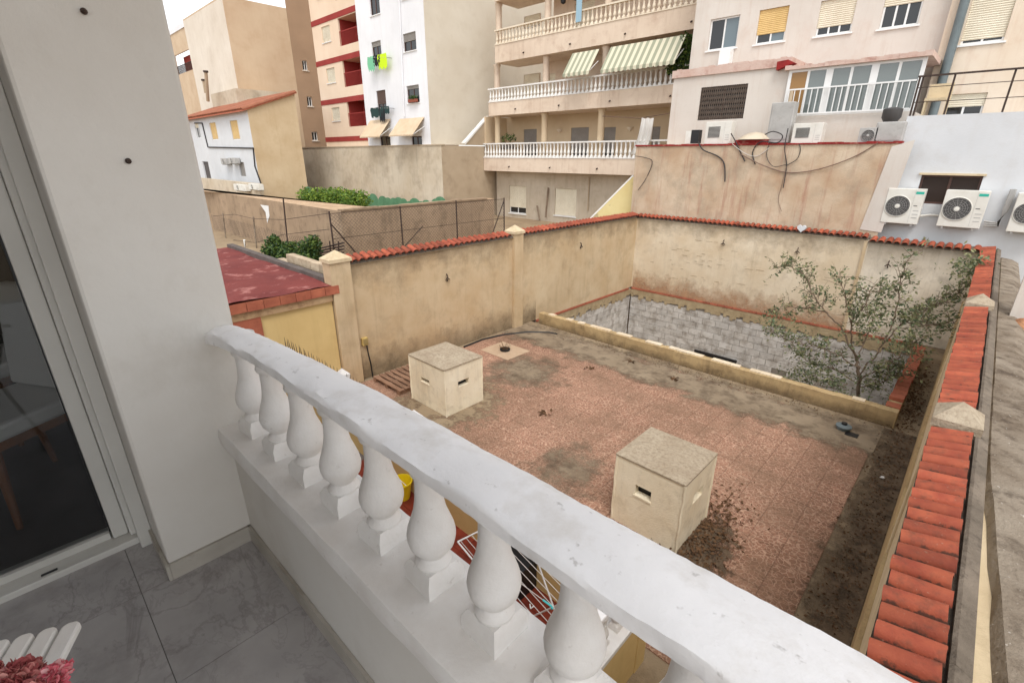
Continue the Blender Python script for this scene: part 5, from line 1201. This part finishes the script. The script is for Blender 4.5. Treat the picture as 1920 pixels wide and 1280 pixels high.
# ground floor wall
gz = LV[3][3]; gy = YB+.85
gw = [RY(955,348,986,402,gy), RY(1041,353,1079,407,gy)]
facade_part(bb,'ground_wall', mat('ground_floor_render', (196,184,166), (180,166,146), vs=.7, dark=(150,132,110), damt=.5, ds=1.6, streak=(150,136,118), samt=.4, bump=.35), LV[3][0]+.25, bxr, ZB, gz, gy, gw, .12)
window(bb, gw[0], gy, shut=.78, shm=SHW); window(bb, gw[1], gy, shut=.98, shm=SHW)
MB().facade(gy,gy+4,ZB,gz,LV[3][0]+.25,[],.1,axis='x').build('ground_side', GREYT, bb, recalc=False)
aw1 = awning(bb,(1071,99),(1121,95),(1058,138),(1108,133),YB-.02,.75,AWN,.16)
aw2 = awning(bb,(1141,88),(1287,67),(1131,130),(1266,114),YB-.02,.75,AWN,.16)
for px in (1061,1096,1150,1237): MB().tube([PX(px,135,y=YB-.6),PX(px,150,y=YB-.1)],.015,5).build('awning_stay', FRAMEW, bb)
# curtain, plants, lanterns
mb = MB(); vs_ = []; n = 40; m_ = 12
for i in range(n+1):
    f = i/n
    for j in range(m_+1):
        g = j/m_
        xl_p = 1203-20*g**1.6; xr_p = 1226-10*g**2; yt = 222+(292-222)*g if f < .5 else 222+(278-222)*g
        px_ = xl_p+(xr_p-xl_p)*f; py_ = 222+g*(70-14*f)
        p = PX(px_, py_, y=YB-.10); k_ = .35+.65*g
        vs_.append((p.x+.03*math.sin(f*22+g*3)*k_, p.y-.13*math.sin(f*19+1.5*g)*k_-.03*math.sin(g*7), p.z+.02*math.sin(f*15)))
mb.add(vs_, [(i*(m_+1)+j,(i+1)*(m_+1)+j,(i+1)*(m_+1)+j+1,i*(m_+1)+j+1) for i in range(n) for j in range(m_)])
tag(mb.build('curtain', BALCWH, None, True, recalc=False), 'white curtain blown over the lowest balcony railing', 'curtain')
tag(MB().tube([PX(1130,218,y=YB+.2),PX(1200,222,y=YB+.2),PX(1255,213,y=YB+.2)],.02,6).build('curtain_wire', CABLEB, None), 'slack cord carrying the white curtain on the lowest balcony', 'cord')
def vine():
    b = PX(1280,140,y=YB-.1); t = thing('climbing_plant', 'dark green climbing plant on the middle balcony beside the striped awning', 'plant', tuple(b)); mb = MB()
    for px,py,r in ((1285,80,.35),(1291,100,.4),(1283,115,.45),(1272,122,.4),(1262,127,.3),(1293,120,.4)): 
        c = PX(px,py,y=YB+.05); leaf_cloud(mb, c, (r,.25,r), 420, .11)
    mb.build('foliage', LEAFD, t, recalc=False); MB().tube([b,PX(1284,110,y=YB),PX(1288,75,y=YB)],.03,6).build('stem', BARK, t)
vine()
q = PX(1056,6,y=YB+.8); ln = thing('wall_lantern', 'black lantern on the back wall of the top balcony', 'lantern', tuple(q)); MB().lathe([(.03,.3),(.14,.22),(.12,.0),(.03,-.05)],tuple(q),8).build('body', BLACK, ln); MB().tube([q+Vector((0,0,.28)),(q.x,YB+BD,q.z+.3)],.02,5).build('arm', BLACK, ln)
q = PX(1086,8,y=YB-.08); mb = MB(); mb.box(q.x-.16,q.x+.16,q.y-.012,q.y+.012,LV[1][1]-.5,LV[1][1]+.55); tag(mb.build('towel', glossy('blue_towel',(150,180,196),.95)), 'pale blue towel hanging over the top balcony rail', 'towel')
for px,py,l in ((1049,245,'left sconce on the ochre wall of lowest balcony'),(1181,241,'right sconce on the ochre wall of lowest balcony')):
    q = PX(px,py,y=YB+BD-.08); s = thing('wall_sconce', l, 'sconce', tuple(q)); MB().lathe([(.02,-.12),(.14,-.02),(.18,.06),(.15,.06)],tuple(q),12).build('bowl', BALCCR, s, True); MB().box(q.x-.05,q.x+.05,q.y+.03,q.y+.078,q.z-.06,q.z+.04).build('bracket', BALCCR, s)
q = PX(952,262,y=YB+.5)
pt = thing('potted_plants', 'dark plant pots on the left end of the lowest balcony', 'plants', (q.x,q.y,LV[3][2]))
for k in range(4): MB().lathe([(.09,0),(.13,.25),(.10,.26)],(q.x+.3*k-.4,q.y,LV[3][2]+.55),10).build('pot', IRON, pt); 
mb = MB(); 
for k in range(4): leaf_cloud(mb,(q.x+.3*k-.4,q.y,LV[3][2]+1.05+.1*(k % 2)),(.12,.1,.22),40,.12)
mb.build('foliage', LEAFD, pt, recalc=False); MB().box(q.x-.7,q.x+.8,q.y-.2,q.y+.2,LV[3][2]+.5,LV[3][2]+.549).build('shelf', IRON, pt)
for px,t0,b0 in ((1028,352,410),(1020,385,412)): pass
tools = thing('leaning_poles', 'two wooden poles leaning on the ground floor wall between shuttered windows', 'poles', tuple(PX(1020,412,y=gy-.2)))
for a,b in (((1028,352),(1023,408)),((1007,386),(1012,412))): MB().tube([PX(*a,y=gy-.05),PX(*b,y=gy-.3)],.05,6).build('pole', BARK, tools)
tag(MB().tube([PX(1105,333,y=gy-.04),PX(1102,395,y=gy-.04)],.035,6).build('downpipe', GREYT), 'thin pipe on the ground floor wall under the lowest balcony', 'pipe')
# sloping yellow wall at the corner
sy = 17.2; P = [PX(1110,402,y=sy),PX(1192,402,y=sy),PX(1192,330,y=sy),PX(1186,332,y=sy)]
ws = thing('sloping_wall', 'yellow wedge shaped wall with peeling paint behind the yard corner', 'wall', tuple(P[0]))
MB().prism([(P[0].x-1.2,sy,1.2),(P[1].x,sy,1.2),(P[2].x,sy,P[2].z),(P[3].x,sy,P[3].z)],(0,.2,0)).build('wedge', mat('yellow_cream', (226,210,156), (216,196,138), vs=.9, dark=(170,156,124), damt=.8, ds=1.3, dlo=.55, dhi=.6, bump=.3), ws)
MB().tube([(P[0].x-1.25,sy+.1,1.22),(P[3].x,sy+.1,P[3].z+.03)],.07,6).build('coping', BALCWH, ws)
# ------------------------------------------------------------------ stained terrace wall and white block at the right
YS = 16.86; a = PX(1193,275,y=YS); zS = a.z; sxr = PX(1692,268,y=YS).x
stw = thing('terrace_wall', 'stained beige terrace wall with peeling red edge and hanging cables', 'wall', ((a.x+sxr)/2,YS,0))
MB().facade(a.x,sxr,ZB,zS,YS,[],.1).add([(a.x,YS,zS),(sxr,YS,zS),(sxr,YS+4,zS),(a.x,YS+4,zS)],[(0,1,2,3)]).add([(a.x,YS+5,ZB),(a.x,YS,ZB),(a.x,YS,zS),(a.x,YS+5,zS)],[(0,1,2,3)]).build('wall_body', STAIN, stw, recalc=False)
n = 40
mb = MB(); x0 = a.x-.02; x1 = sxr
for i in range(n):
    u = x0+(x1-x0)*i/n; v = x0+(x1-x0)*(i+1)/n; mb.box(u,v,YS-.03-random.uniform(0,.01),YS+.3,zS+.001,zS+.05+random.uniform(-.01,.015))
mb.build('red_edge', REDP, stw)
# pilaster, whitewashed
wp = [PX(1672,275,y=YS-.02),PX(1716,262,y=YS-.02),PX(1652,436,y=YS-.02),PX(1612,430,y=YS-.02)]
MB().prism([(p.x,YS-.022,p.z) for p in wp],(0,.02,0)).build('whitewash_strip', BWHITE, stw)
# annex
YA = 18.0; ax0 = PX(1258,200,y=YA).x; ax1 = PX(1466,200,y=YA).x; az1 = PX(1263,148,y=YA).z; azt = PX(1263,133,y=YA).z
an = thing('annex', 'low white annex with folding iron grille window and pink parapet', 'building', (ax0,YA,zS))
gwn = RY(1309,161,1401,223,YA); gwn = (PX(1312,190,y=YA).x,PX(1398,190,y=YA).x,PX(1355,224,y=YA).z,PX(1355,161,y=YA).z)
facade_part(an,'wall',BWHITE,ax0,ax1+.1,zS-.2,az1,YA,[gwn],.14)
MB().quad((ax0,YA+4,zS-.2),(ax0,YA,zS-.2),(ax0,YA,az1),(ax0,YA+4,az1)).build('side_wall', BWHITE, an, recalc=False)
n = 24; mb = MB()
for i in range(n):
    u = ax0-.05+(ax1+.1-ax0)*i/n; v = ax0-.05+(ax1+.1-ax0)*(i+1)/n; mb.box(u,v,YA-.06,YA+3,az1+.001,azt+random.uniform(-.025,.02))
mb.build('parapet', PINKP, an)
g = window(an, gwn, YA, depth=.14, shut=0, frame=FRAMEB, sill=False)
mb = MB(); a_,b_,c_,d_ = gwn; k = 22
for i in range(k+1):
    u = a_+(b_-a_)*i/k; mb.box(u-.014,u+.014,YA+.02,YA+.045,c_,d_)
for i in range(k):
    u = a_+(b_-a_)*i/k; v = a_+(b_-a_)*(i+1)/k; m_ = 7
    for j in range(m_):
        z0_ = c_+(d_-c_)*j/m_; z1_ = c_+(d_-c_)*(j+1)/m_
        mb.tube([(u,YA+.015,z0_),(v,YA+.015,z1_)],.011,4); mb.tube([(v,YA+.05,z0_),(u,YA+.05,z1_)],.011,4)
mb.build('folding_grille', RUST, g)
# glazed enclosure
YG = 17.9; gl = thing('glazed_balcony', 'white aluminium glazed balcony with railing beside the annex', 'glazed balcony', (ax1+2,YG,zS))
gx0 = PX(1468,200,y=YG).x; gx1 = PX(1726,160,y=YG).x; gz0 = PX(1480,219,y=YG).z; gz1 = PX(1466,134,y=YG).z
MB().box(gx0,gx1,YG,YG+2.0,zS-.1,gz0-.001).build('parapet', BWHITE, gl)
n = 20; mb = MB()
for i in range(n):
    u = gx0-.1+(gx1+.2-gx0)*i/n; v = gx0-.1+(gx1+.2-gx0)*(i+1)/n; mb.box(u,v,YG-.1-random.uniform(0,.03),YG+2.2,gz1+.001,gz1+.1+random.uniform(-.02,.03))
mb.build('roof_slab', PINKP, gl)
mb = MB(); mb.box(gx0,gx1,YG,YG+.06,gz0,gz0+.07).box(gx0,gx1,YG,YG+.06,gz1-.07,gz1)
w3 = (gx1-gx0)/3
for i in range(4):
    u = gx0+w3*i; mb.box(max(gx0,u-.09),min(gx1,u+.09),YG,YG+.06,gz0+.07,gz1-.07)
for i in range(3): u = gx0+w3*(i+.5); mb.box(u-.035,u+.035,YG+.01,YG+.055,gz0+.07,gz1-.07)
fr_ = mb.build('frame', FRAMEW, gl)
GL2 = glossy('reflecting_glass',(104,112,110),.04,.9)
for i in range(6): 
    u = gx0+w3*.5*i+(.09 if i % 2 == 0 else .035); v = gx0+w3*.5*(i+1)-(.035 if i % 2 == 0 else .09)
    MB().box(u,v,YG+.025,YG+.035,gz0+.07,gz1-.07).build('pane', GL2 if i else glossy('amber_blind',(150,112,62),.3), fr_)
mb = MB(); mb.box(gx0+.1,gx1-.1,YG-.10,YG-.07,gz0+.72,gz0+.76).box(gx0+.1,gx1-.1,YG-.10,YG-.07,gz0+.04,gz0+.08); k = gx0+.12
while k < gx1-.1: mb.box(k,k+.022,YG-.095,YG-.075,gz0+.08,gz0+.72); k += .155
mb.build('railing', FRAMEW, gl)
tag(MB().prism([PX(1455,132,y=YA-.2),PX(1490,118,y=YA-.2),PX(1478,112,y=YA-.2),PX(1457,116,y=YA-.2)],(0,.3,0)).build('broken_slab', REDP), 'broken red edged slab corner between annex and glazed balcony', 'slab')
# main white block
YR = 20.2; mx0 = PX(1300,60,y=YR).x; mx1 = PX(1772,60,y=YR).x; 
mw = thing('apartment_building', 'pinkish white apartment block with row of four upper windows above the glazed balcony', 'building', ((mx0+mx1)/2,YR,ZB))
def RC(pxm, pym, wpx, top, bot): 
    c = PX(pxm,pym,y=YR); return (PX(pxm-wpx/2,pym,y=YR).x, PX(pxm+wpx/2,pym,y=YR).x, PX(pxm,bot,y=YR).z, PX(pxm,top,y=YR).z)
zwt = RC(1357,60,52,33,92)[3]; zwb = RC(1357,60,52,33,92)[2]
mws = [RC(1357,60,54,33,92), RC(1447,50,54,16,80), RC(1567,35,66,-2,64), RC(1690,25,72,-20,50)]
facade_part(mw,'wall',BWHITE,mx0,mx1,zS-1,zrel(14),YR,mws,.12)
MB().quad((mx0,YR+8,ZB),(mx0,YR,ZB),(mx0,YR,zrel(14)),(mx0,YR+8,zrel(14))).add([(mx0,YR,zrel(14)),(mx1+6,YR,zrel(14)),(mx1+6,YR+8,zrel(14)),(mx0,YR+8,zrel(14))],[(0,1,2,3)]).build('gable_wall', BWHITE, mw, recalc=False)
window(mw, mws[0], YR, dark_first=True); window(mw, mws[1], YR, shut=.72, shm=SHY, dark_first=True); window(mw, mws[2], YR, shut=.76, shm=SHW, mull=2); window(mw, mws[3], YR, shut=.40, shm=SHW, mull=2)
q = PX(1361,108,y=YR-.15); MB().box(q.x-.2,q.x+.2,YR-.3,YR-.002,q.z-.3,q.z+.25).build('vent_hood', FRAMEW, mw)
# right tan block
tb2 = thing('apartment_building', 'pale tan block edge at the far right with big cream shutter and downpipe', 'building', (mx1+3,YR-.3,ZB))
sw_ = (PX(1812,40,y=YR-.3).x, PX(1893,40,y=YR-.3).x, PX(1850,80,y=YR-.3).z, PX(1850,-60,y=YR-.3).z)
lw_ = (PX(1772,195,y=YR-.3).x, PX(1846,195,y=YR-.3).x, PX(1810,213,y=YR-.3).z-.6, PX(1810,176,y=YR-.3).z)
facade_part(tb2,'wall',mat('tan_white_render',(222,208,190),(212,194,172),vs=.5,dark=(190,150,120),damt=.35,ds=1.3,streak=(186,150,122),samt=.35,bump=.25),mx1-.0,mx1+9,zS-1,zrel(14),YR-.3,[sw_,lw_],.12)
MB().quad((mx1,YR+3,ZB),(mx1,YR-.3,ZB),(mx1,YR-.3,zrel(14)),(mx1,YR+3,zrel(14))).build('return_wall', BWHITE, tb2, recalc=False)
window(tb2, sw_, YR-.3, shut=.94, shm=SHW); window(tb2, lw_, YR-.3, shut=.3, shm=SHW)
pp = [PX(1817,-40,y=YR-.45),PX(1760,190,y=YR-.45)]; MB().tube([(pp[0].x*.5+pp[1].x*.5,YR-.45,pp[0].z),(pp[0].x*.5+pp[1].x*.5,YR-.45,pp[1].z-.5)],.11,12).build('downpipe', PIPE, tb2, True)
# white wall with terrace railing
YWW = 17.2; wx0 = PX(1693,250,y=YWW).x; wz = PX(1800,214,y=YWW).z
ww = thing('white_terrace_wall', 'tall blue white wall with dark window behind the big air conditioners', 'wall', (wx0+3,YWW,0))
dw = (PX(1722,350,y=YWW).x,PX(1838,350,y=YWW).x,PX(1790,385,y=YWW).z,PX(1790,329,y=YWW).z)
facade_part(ww,'wall_body',BWHITE2,wx0,6,ZB,wz,YWW,[dw],.15)
MB().add([(wx0,YWW+3,ZB),(wx0,YWW,ZB),(wx0,YWW,wz),(wx0,YWW+3,wz)],[(0,1,2,3)]).add([(wx0,YWW,wz),(6,YWW,wz),(6,YWW+3,wz),(wx0,YWW+3,wz)],[(0,1,2,3)]).build('terrace_deck', BWHITE2, ww, recalc=False)
MB().box(dw[0]-.05,dw[1]+.05,YWW-.05,YWW-.001,dw[3],dw[3]+.05).build('lintel', CREAM, ww)
window(ww, dw, YWW, depth=.15, frame=FRAMEB, glass=glossy('brown_glass',(60,50,46),.2,.4), sill=False)
tr = thing('terrace_railing', 'thin rusty iron railing on top of the blue white wall', 'railing', (wx0+2,YWW+.1,wz))
yr_ = YWW+.12; zr_ = PX(1735,143,y=yr_).z
for px in (1716,1722,1780,1889,1990): 
    p = PX(px,180,y=yr_); MB().box(p.x-.02,p.x+.02,yr_-.02,yr_+.02,wz+.001,zr_-.02).build('post', IRON, tr)
p0 = PX(1716,180,y=yr_); MB().box(p0.x-.04,6,yr_-.03,yr_+.03,zr_-.019,zr_+.02).build('top_rail', IRON, tr)
for f in (.35,.72): MB().box(p0.x,6,yr_-.008,yr_+.008,wz+(zr_-wz)*f-.008,wz+(zr_-wz)*f+.008).build('rail', IRON, tr)
q = PX(1752,200,y=YWW+.5); cb = thing('plastic_chair', 'small pale chair behind the iron railing', 'chair', (q.x,q.y,wz)); MB().box(q.x-.25,q.x+.25,q.y,q.y+.45,wz+.38,wz+.44).build('seat', CREAM, cb); MB().box(q.x-.25,q.x+.25,q.y+.40,q.y+.45,wz+.441,wz+.8).build('backrest', CREAM, cb)
for sx in (-.22,.22):
    for syy in (.03,.42): MB().box(q.x+sx-.02,q.x+sx+.02,q.y+syy-.02,q.y+syy+.02,wz+.002,wz+.379).build('leg', CREAM, cb)
# big AC units
YC = 16.82
def acrc(tl, br, y): 
    a = PX(*tl,y=y); b = PX(*br,y=y); return a,b
c1 = (PX(1658,385,y=YC).x,PX(1729,385,y=YC).x); c2 = (PX(1765,390,y=YC).x,PX(1849,390,y=YC).x); c3 = (PX(1899,395,y=YC).x,PX(1985,395,y=YC).x)
z1_ = PX(1700,354,y=YC).z; z0_ = PX(1686,419,y=YC).z
ac('big white air conditioner nearest the stained terrace wall', (c1[0],c1[1],z0_,z1_), YC, .32, None, True, True)
ac('big white air conditioner in the middle under the dark window', (c2[0],c2[1],z0_+.01,z1_+.01), YC, .32, None, True, True)
ac('big air conditioner cut by the right edge of the picture', (c3[0],c3[1],z0_,z1_), YC, .32, None, True, True)
pi_ = thing('refrigerant_pipes', 'grey lagged pipes running up beside the rightmost big air conditioner', 'pipes', tuple(PX(1870,420,y=YC+.2)))
for k in range(3): MB().tube([PX(1845,415+k*4,y=YC+.25),PX(1870,418+k*3,y=YC+.25),PX(1888-k*3,395,y=YC+.27),PX(1905-k*4,355,y=YC+.28)],.028,7).build('pipe', ACG, pi_, True)
MB().tube([PX(1725,405,y=YC+.3),PX(1745,403,y=YC+.3),PX(1760,404,y=YC+.3)],.03,7).build('pipe', ACW, pi_, True)
# things on the stained wall
YE = YS+.12
ac('boxy old white air conditioner at left on the terrace wall below the grille window', RY(1325,229,1367,270,YE), YE, .35, None, False)
ac('old white air conditioner on the terrace wall below the glazed balcony', RY(1489,232,1537,269,YE), YE, .35, None, False)
ac('dark round fan unit at right end of the stained terrace wall', RY(1613,240,1642,269,YE), YE, .35, ACG, True, fanx=.5)
q = RY(1448,193,1477,268,YE+.1); wh = thing('water_heater', 'tall grey metal cabinet on the terrace wall', 'water heater', (q[0],YE+.1,q[2])); MB().box(q[0],q[1],YE+.1,YE+.5,q[2],q[3]).build('case', ACG, wh, bevel=.02); MB().box(q[0]+.04,q[1]-.04,YE+.085,YE+.099,q[2]+.1,q[3]-.08).build('door', ACG, wh); MB().tube([((q[0]+q[1])/2+.1,YE+.3,q[3]),((q[0]+q[1])/2+.1,YE+.3,q[3]+.3)],.05,8).build('flue', GREYT, wh)
q = RY(1645,229,1690,267,YE); cbx = thing('metal_cabinet', 'dented grey metal box with dark fan motor on top', 'cabinet', (q[0],YE,q[2])); MB().box(q[0],q[1],YE,YE+.4,q[2],q[3]).build('case', ACG, cbx, bevel=.03); MB().box(q[0]+.06,q[1]-.06,YE-.012,YE-.001,q[2]+.06,q[3]-.06).build('cover', ACG, cbx); MB().lathe([(.16,0),(.22,.1),(.22,.3),(.1,.34)],(q[0]+.25,YE+.2,q[3]+.01),14).build('motor', FAN, cbx, True)
q = RY(1297,244,1308,269,YE); bx = thing('black_box', 'small black box with white side on the terrace wall left of the air conditioner', 'box', (q[0],YE,q[2])); MB().box(q[0],q[1],YE,YE+.25,q[2],q[3]).build('case', BLACK, bx); MB().box(q[0]-.2,q[0]-.003,YE+.01,YE+.25,q[2],q[3]-.02).build('side', ACW, bx)
c = PX(1415,262,y=YE+.2); ds = thing('satellite_dish', 'half hidden dusty dish resting on the terrace wall', 'dish', tuple(c)); mb = MB(); mb.lathe([(.001,.22),(.2,.19),(.38,.10),(.5,0),(.47,0),(.3,.10)],tuple(c),20,False); mb.build('reflector', GREYW, ds, True, recalc=False); MB().box(c.x-.5,c.x+.45,c.y-.3,c.y+.3,c.z-.18,c.z-.01).build('base', REDP, ds)
def cable(label, zp, r, mt, y=YS-.04):
    pts_ = [PX(1180+a*.3854,b*.3854,y=y-.02*math.sin(i*2)) for i,(a,b) in enumerate(zp)]
    # smooth with catmull-rom
    out = []
    for i in range(len(pts_)-1):
        p0,p1,p2,p3 = pts_[max(i-1,0)],pts_[i],pts_[i+1],pts_[min(i+2,len(pts_)-1)]
        for k in range(5):
            t = k/5; out.append(.5*((2*p1)+(p2-p0)*t+(2*p0-5*p1+4*p2-p3)*t*t+(3*p1-p0-3*p2+p3)*t**3))
    out.append(pts_[-1]); tag(MB().tube(out,r*.55,6).build('cable', mt, None, True), label, 'cable', 'cables hanging on the stained wall')
cable('thick black cable curving down from black box on stained wall',[(335,690),(360,730),(430,760),(462,800),(465,885)],.035,CABLE)
cable('short dark cable under the left air conditioner',[(495,650),(520,695),(540,740),(562,785)],.03,CABLE)
cable('looped dark cable round the tall grey cabinet',[(660,655),(700,640),(745,660),(720,695),(640,690),(600,740),(612,800)],.03,CABLE)
cable('dark cable hanging straight below the grey cabinet',[(772,625),(756,720),(765,800),(758,860),(748,915)],.024,CABLE)
cable('long brown cable sagging across to the metal box',[(540,750),(640,800),(760,838),(880,832),(1000,800),(1110,755),(1210,695)],.026,CABLEB)
cable('thin dark cable looping right of the knot',[(765,805),(815,775),(832,730),(826,700)],.02,CABLE)
cable('thin brown cable dangling lowest on stained wall',[(765,810),(742,900),(725,970),(740,1028)],.014,CABLEB)
cable('white cable drooping under the left air conditioner',[(500,700),(560,745),(620,760),(680,720)],.016,CABLEW)
cable('thin dark cable loop left of the knot',[(765,800),(700,810),(668,760),(680,700)],.016,CABLE)
cable('dark cable at left edge of stained wall',[(30,760),(70,766),(112,788),(80,870),(42,925)],.02,CABLE)

# ================================================================== RIGHT NEIGHBOUR beyond the right wall
rz = WT-.12
nr = thing('neighbour_ledge', 'weathered rough concrete ledge running beside the right tiled wall', 'ledge', (.8,6,0))
MB().box(XR+.336,XR+.55,1.2,5.4,1.2,rz-.022).build('cream_face', CREAM, nr)
mb = MB(); n = 60
va = []
for i in range(n+1):
    y = 1.0+15.2*i/n
    e = XR+.345+max(0,.15-(y-1.6)*.045)
    va += [(e+random.uniform(-.012,.012),y,rz-.02),(e+.03,y,rz+.03+random.uniform(-.01,.015)),(e+.22+random.uniform(-.03,.03)+max(0,.25-.03*y),y,rz+.01+random.uniform(-.01,.01)),(e+.34+max(0,.7-.12*y),y,rz-.06)]
mb.add(va, [(4*i+j,4*i+4+j,4*i+5+j,4*i+1+j) for i in range(n) for j in range(3)]); mb.build('ledge_top', ROUGH, nr, recalc=False)
MB().box(XR+.5,6,.9,9.0,-3,rz-.28).build('sandy_roof', mat('sandy_floor', (196,172,140), (180,154,122), vs=1.2, dark=(150,126,100), damt=.4, ds=3, bump=.4), nr)
ns = thing('neighbour_shed', 'white plastered shed with a row of old tiles beyond the right wall', 'shed', (1.2,10,0))
a = PX(1882,630,y=9.4)
MB().box(XR+.50,5,10.2,10.35,1.0,PX(1900,445,y=10.2).z+.2).build('wall', BWHITE, ns)
MB().box(XR+.47,XR+.62,9.55,16.4,.8,PX(1880,440,x=XR+.5).z).build('side_wall', BWHITE, ns)
ztile = PX(1895,640,y=9.6).z
me = tile_mesh('roof_tile', .5, .11, .016, 9, .92)
for k in range(6): put('roof_tile', me, OLDTILE, ns, (XR+.62+.21*k, 9.55, ztile), (random.gauss(0,.05), R(-22), R(90)+random.gauss(0,.04)))
for k in range(6): put('roof_tile', me, OLDTILE, ns, (XR+.70+.21*k, 9.50, ztile-.1), (random.gauss(0,.05), R(-18), R(90)+random.gauss(0,.04)))
MB().box(XR+.52,5,9.5,10.19,1.0,ztile-.13).build('eave_block', BWHITE, ns)
MB().box(XR+.54,5,9.05,9.49,.6,ztile-.62).build('base_block', CEMENT, ns)
# ================================================================== TREE in the pit
def tree():
    base = PX(1607,742,y=12.6); base.z = -2.55
    t = thing('olive_shrub_tree', 'straggly small leaved tree growing out of the block pit', 'tree', tuple(base))
    mb = MB(); tips = []; rg = random.Random(21)
    def limb(pts_, r0, r1):
        out = []
        for i in range(len(pts_)-1):
            p0,p1,p2,p3 = pts_[max(i-1,0)],pts_[i],pts_[i+1],pts_[min(i+2,len(pts_)-1)]
            for k in range(6):
                tt = k/6; out.append(.5*((2*p1)+(p2-p0)*tt+(2*p0-5*p1+4*p2-p3)*tt*tt+(3*p1-p0-3*p2+p3)*tt**3)+Vector((rg.gauss(0,.012),rg.gauss(0,.012),rg.gauss(0,.012))))
        out.append(pts_[-1]); mb.tube(out, r0, 6, r1); return out
    def pts(lst): return [PX(a,b,y=y) for a,b,y in lst]
    trunk = [base, PX(1607,742,y=12.6), PX(1609,700,y=12.6), PX(1606,672,y=12.6)]
    limb(trunk, .045, .034)
    main = [pts([(1606,672,12.6),(1580,620,12.7),(1550,587,12.9),(1525,555,13.0),(1509,516,13.0),(1480,500,13.1),(1456,502,13.2)]),
            pts([(1608,705,12.6),(1640,670,12.7),(1659,640,12.8),(1697,603,13.0),(1740,580,13.2),(1765,570,13.3),(1800,545,13.5),(1836,518,13.6)]),
            pts([(1606,675,12.6),(1598,640,12.4),(1594,603,12.3),(1585,560,12.2),(1572,520,12.2)]),
            pts([(1655,645,12.8),(1672,610,12.9),(1685,560,13.0),(1688,525,13.0),(1704,485,13.1),(1736,464,13.2)]),
            pts([(1607,690,12.6),(1570,665,12.2),(1530,650,12.0),(1480,640,11.9),(1445,620,11.9)]),
            pts([(1607,720,12.6),(1560,690,12.9),(1520,680,13.2),(1490,650,13.4)]),
            pts([(1610,715,12.6),(1650,690,12.2),(1690,670,12.0),(1715,640,12.0)]),
            pts([(1607,672,12.6),(1625,630,12.9),(1640,590,13.2),(1650,540,13.4)]),
            pts([(1550,587,12.9),(1500,575,13.2),(1450,580,13.4)]),
            pts([(1594,603,12.3),(1620,575,12.2),(1630,545,12.1)]),
            pts([(1697,603,13.0),(1735,610,12.6),(1790,605,12.4)]),
            pts([(1590,720,12.5),(1550,725,12.2),(1510,715,12.0)]),
            pts([(1615,725,12.5),(1650,720,12.2),(1685,700,12.1)])]
    lf = MB()
    for mi, mpts in enumerate(main):
        o = limb(mpts, .022 if mi < 4 else .015, .005)
        L = len(o)
        for k in range(2, L):
            f = k/L
            if f < (.35 if mi < 4 else .2): continue
            for _ in range(3 if mi < 4 else 3):
                d = Vector((rg.gauss(0,1),rg.gauss(0,.9),rg.gauss(.35,.8))).normalized(); ln = rg.uniform(.15,.5)
                if mi == 3 and f > .62: ln *= .5
                a = o[k]; b = a+d*ln*.6+Vector((0,0,.03)); c = a+d*ln+Vector((rg.gauss(0,.05),rg.gauss(0,.05),rg.gauss(0,.04)))
                mb.tube([a,b,c], .006, 4, .002)
                if mi == 3 and f > .62 and rg.random() < .8: continue
                if rg.random() < .22: continue
                for s in range(rg.randint(5,13)):
                    p = b.lerp(c, rg.random()*1.15); p = a.lerp(p, rg.uniform(.6,1.05))+Vector((rg.gauss(0,.025),rg.gauss(0,.025),rg.gauss(0,.025)))
                    leaf(lf, p, Vector((rg.gauss(0,1),rg.gauss(0,1),rg.gauss(.1,.7))).normalized(), rg.uniform(.05,.11), .24)
    # denser tufts
    for px,py,y,n,r in ((1815,500,13.5,260,.26),(1830,490,13.5,160,.22),(1800,505,13.5,120,.2),(1530,690,12.2,300,.32),(1490,705,12.1,240,.3),(1560,715,12.2,220,.3),(1640,720,12.2,200,.3),(1685,600,13,160,.28),(1625,600,12.3,240,.32),(1640,580,12.6,160,.3),(1450,600,13,200,.3),(1480,620,12,160,.3),(1700,640,12.2,260,.32),(1745,600,12.8,200,.3),(1770,605,12.6,120,.25),(1675,545,13,90,.2),(1670,695,12.2,220,.28),(1715,660,12.0,160,.25),(1500,660,12.0,120,.25)):
        c = PX(px,py,y=y); 
        for _ in range(int(n*.62)):
            p = c+Vector((rg.gauss(0,r*.6),rg.gauss(0,r*.6),rg.gauss(0,r*.5))); leaf(lf, p, Vector((rg.gauss(0,1),rg.gauss(0,1),rg.gauss(.1,.7))).normalized(), rg.uniform(.05,.11), .24)
    mb.build('trunk', BARK, t, True); lf.build('crown', LEAF, t, recalc=False)
tree()
# ------------------------------------------------------------------ clean up helper data
for o in bpy.data.objects:
    if '_w' in o: del o['_w']
